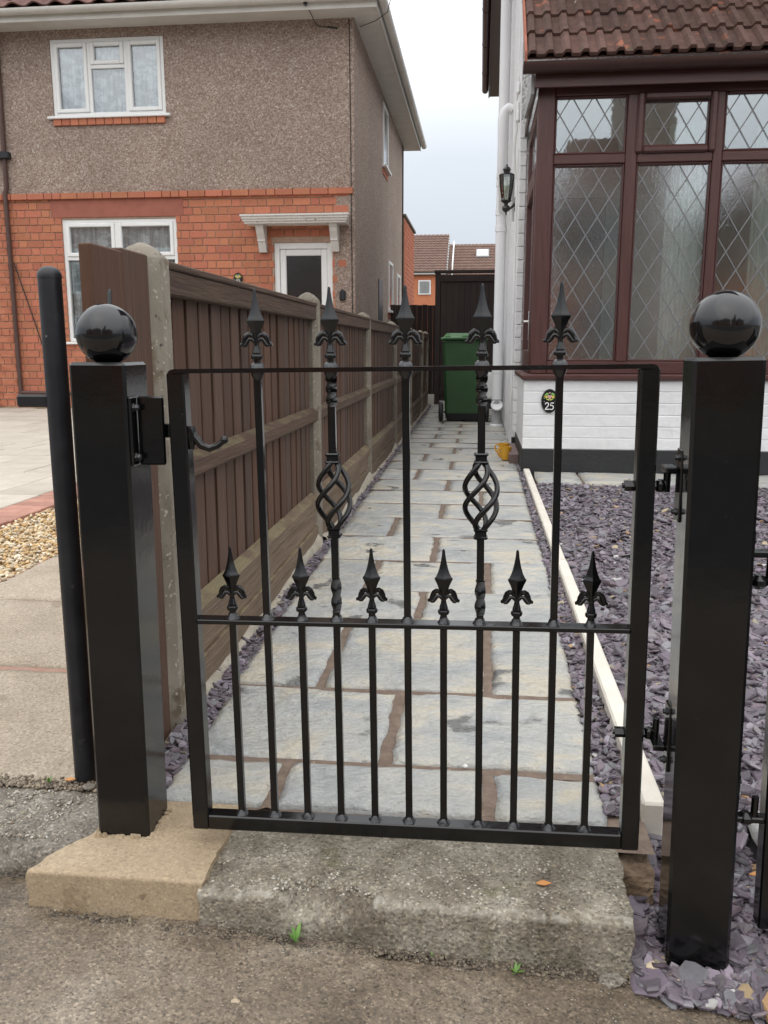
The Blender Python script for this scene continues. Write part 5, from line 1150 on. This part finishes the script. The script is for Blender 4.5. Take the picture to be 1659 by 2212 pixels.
tag(MB().lathe([(.006, 0), (.004, .003), (.001, .004)], 7).build('white_petal', chalk, loc=(-.014, 1.70, .004)), 'tiny white petal lying on the joint in front of the centre slabs', 'petal')
# exposed aggregate standing out of the old concrete
AG = [(.30, .27, .22), (.40, .37, .31), (.20, .17, .13), (.12, .10, .08), (.48, .45, .39), (.26, .21, .15)]
n = 2600; Xc = rng.uniform(-.44, .255, n); Yc = rng.uniform(1.262, 1.40, n)
pebbles('concrete_aggregate', 'pebbly aggregate standing out of the worn threshold block', Xc, Yc, np.full(n, -.0132), rng.uniform(.0012, .0036, n), AG, gravelm, low=True)
n = 1500; Xc = rng.uniform(-1.15, -.74, n); Yc = rng.uniform(1.36, 1.53, n)
pebbles('kerb_aggregate', 'pebbly aggregate standing out of the old kerb at the left', Xc, Yc, np.full(n, -.0085), rng.uniform(.0012, .0040, n), AG, gravelm, low=True)
n = 900; Xc = rng.uniform(-1.15, -.74, n); Yc = 1.545 + .03*rng.random(n)**2 - .02*rng.random(n)
pebbles('crack_debris', 'soil and small stones gathered in the crack behind the old kerb', Xc, Yc, np.full(n, -.004), rng.uniform(.002, .006, n), [(.16, .12, .08), (.10, .075, .05), (.28, .23, .16), (.2, .16, .12)], gravelm, low=True)
n = 1500; Xc = rng.uniform(-.76, .26, n); Yc = 1.243 - .02*rng.random(n)**2
pebbles('joint_debris', 'dark soil and grit gathered along the foot of the threshold', Xc, Yc, pavez(Xc)-.001, rng.uniform(.0015, .0055, n), [(.10, .078, .055), (.07, .055, .04), (.17, .14, .1), (.13, .10, .07)], gravelm, low=True)
# scattered grit on the pavement
n = 3000; Xc = rng.uniform(-1.2, .5, n); Yc = 1.255 - .45*rng.random(n)**2.6; Zc = pavez(Xc)+.001
pebbles('pavement_grit', 'fine grit scattered on the brown pavement below the threshold', Xc, Yc, Zc, rng.uniform(.0007, .0022, n), [(.24, .2, .15), (.16, .13, .1), (.33, .3, .25), (.1, .085, .07), (.12, .1, .08)], gravelm, low=True)

# ================================================================== HOUSES BEHIND
def roof_rows(x0, x1, ya, za, yb, zb, pitch, m, name, par):
    """courses of tiles, each lapped over the one below, wavy along x"""
    n = int(math.hypot(yb-ya, zb-za)/pitch); b = MB(); nx = int((x1-x0)/.12)
    for r in range(n):
        u0, u1 = r/n, (r+1.05)/n
        V = []; F = []
        for i in range(nx+1):
            x = x0+(x1-x0)*i/nx; h = .035*(i % 2)
            V += [(x, ya+(yb-ya)*u0-.03, za+(zb-za)*u0+.02+h*.5), (x, ya+(yb-ya)*u0-.03, za+(zb-za)*u0+.075+h), (x, ya+(yb-ya)*u1, za+(zb-za)*u1+.03+h)]
            if i: k = 3*i; F += [(k-3, k, k+1, k-2), (k-2, k+1, k+2, k-1)]
        b.add(V, F)
    o = b.build(name, m, par); o['kind'] = 'stuff'; return o
h1 = thing('house', 'far orange brick house with brown tiled roof behind the left house corner', 'house', (0, 50, 0))
MB().box(-9, -2.05, 0, 7, -.2, 4.95).build('wall', farbrick, h1); MB().box(-9, -2.0, -.25, -.2, 4.9, 5.06).build('fascia', upvc, h1)
rb = MB().add([(-9, -.3, 4.98), (-1.98, -.3, 4.98), (-1.98, 3.5, 7.42), (-9, 3.5, 7.42), (-1.98, 7.3, 4.98), (-9, 7.3, 4.98)], [(0, 1, 2, 3), (2, 4, 5, 3), (1, 4, 2)]).build('roof', fartile, h1)
roof_rows(-5, -1.98, -.32, 5.0, 3.5, 7.44, .30, fartile, 'tiles', rb); MB().box(-2.03, -1.93, -.35, -.3, 4.95, 5.02).build('verge', upvc, h1)
vg = MB(); 
for i in range(14): u = i/14; vg.box(-2.0, -1.93, -.3+3.8*u, -.3+3.8*u+.2, 5.05+2.44*u, 5.05+2.44*u+.1)
vg.build('verge_caps', upvc, rb)
wn = MB().box(-3.57, -2.86, -.06, 0, 3.80, 4.60, .01).build('window', upvc, h1); MB().box(-3.49, -2.94, -.075, -.06, 3.88, 4.52).build('pane', glassw, wn)
h2 = thing('house', 'far house with long brown tiled roof and skylight above the side gate', 'house', (0, 55, 0))
MB().box(-2.1, 9, 0, 7, -.2, 4.3).build('wall', farbrick, h2)
rb = MB().add([(-2.2, -.3, 4.3), (9, -.3, 4.3), (9, 3.6, 7.42), (-2.2, 3.6, 7.42), (-2.2, 7.5, 4.3), (9, 7.5, 4.3)], [(0, 1, 2, 3), (3, 2, 5, 4), (0, 3, 4)]).build('roof', fartile, h2)
roof_rows(-2.2, 2.4, -.32, 4.32, 3.6, 7.44, .31, fartile, 'tiles', rb)
SKM = Matrix.Translation((0, 2.64, 6.80)) @ Matrix.Rotation(R(38.6), 4, 'X'); sk = MB(); sk.box(-.40, .42, -.42, .42, -.08, .06); sk.xf(SKM)
so2 = sk.build('skylight', greyp, rb); sk = MB(); sk.box(-.31, .33, -.33, .33, .062, .075); sk.xf(SKM); sk.build('skylight_pane', upvc, so2)
MB().tube([(-1.85, -.4, 4.3), (-1.85, -.4, 5.2), (-1.85, 3.4, 7.65)], .045, 8).build('vent_pipe', upvc, h2)

# ================================================================== ACROSS THE STREET (seen in the porch panes and the polished posts)
def street_house(label, x0, x1, y, ridge, hipL, hipR, gable=None, bay=None):
    t = thing('house', label, 'house', (0, 0, 0), group='houses across the street'); yb = y-8
    MB().box(x0, x1, yb, y, -.2, 2.7).build('lower_wall', farbrick, t); MB().box(x0, x1, yb, y+.005, 2.7, 5.2).build('upper_wall', dash, t)
    rl, rr = x0-.3+hipL, x1+.3-hipR
    MB().add([(x0-.3, y+.4, 5.15), (x1+.3, y+.4, 5.15), (x1+.3, yb-.3, 5.15), (x0-.3, yb-.3, 5.15), (rl, y-4, ridge), (rr, y-4, ridge)], [(0, 1, 5, 4), (1, 2, 5), (2, 3, 4, 5), (3, 0, 4), (0, 3, 2, 1)]).build('roof', fartile, t)
    MB().box(x0-.35, x1+.35, y+.38, y+.46, 5.05, 5.2).build('gutter', upvc, t)
    n = max(1, int((x1-x0)/3))
    for i in range(n):
        cx = x0+(x1-x0)*(i+.5)/n
        bay_ = MB(); 
        for (za, zb) in ((.1, .8), (2.35, 3.2)): bay_.prism([(cx-1.1, y), (cx-.7, y+.6), (cx+.7, y+.6), (cx+1.1, y)], za, zb, 'xy')
        bay_.build('bay_panel', dash, t)
        for (za, zb) in ((.8, 2.3), (3.25, 4.6)):
            wn = MB().prism([(cx-1.12, y), (cx-.72, y+.62), (cx+.72, y+.62), (cx+1.12, y)], za, za+.09, 'xy').prism([(cx-1.12, y), (cx-.72, y+.62), (cx+.72, y+.62), (cx+1.12, y)], zb-.09, zb, 'xy')
            for q in (-.7, -.25, .25, .7): wn.box(cx+q-.05, cx+q+.05, y+.5, y+.61, za+.09, zb-.09)
            wo = wn.build('window', upvc, t); MB().prism([(cx-1.05, y), (cx-.68, y+.55), (cx+.68, y+.55), (cx+1.05, y)], za+.091, zb-.091, 'xy').build('pane', M('dark_pane', (.02, .022, .025), rough=.1), wo)
    if x1-x0 > 5: MB().box((rl+rr)/2-.4, (rl+rr)/2+.4, y-4.3, y-3.7, ridge-.5, ridge+.9).build('chimney', farbrick, t)
street_house('semi-detached house across the street with hipped roof, mirrored in the left porch pane', 2.0, 5.2, -14.5, 7.7, 1.2, .6)
_g = thing('house', 'tall narrow gabled house across the street, mirrored in the second top light', 'house', group='houses across the street'); MB().box(4.35, 5.25, -20, -13.6, -.2, 9.6).build('wall', dash, _g); MB().prism([(4.2, 9.5), (5.4, 9.5), (4.8, 10.6)], -20.1, -13.5).build('roof', fartile, _g)
street_house('wide semi-detached house across the street facing the gate', -10.5, .4, -14.5, 8.0, 3.6, 3.6)
street_house('semi-detached house across the street on the far right, mirrored in the right porch panes', 7.3, 15.5, -14.5, 8.0, 3.2, 3.2)
street_house('semi-detached house across the street on the far left', -24, -13, -14.5, 8.0, 3.6, 3.6)
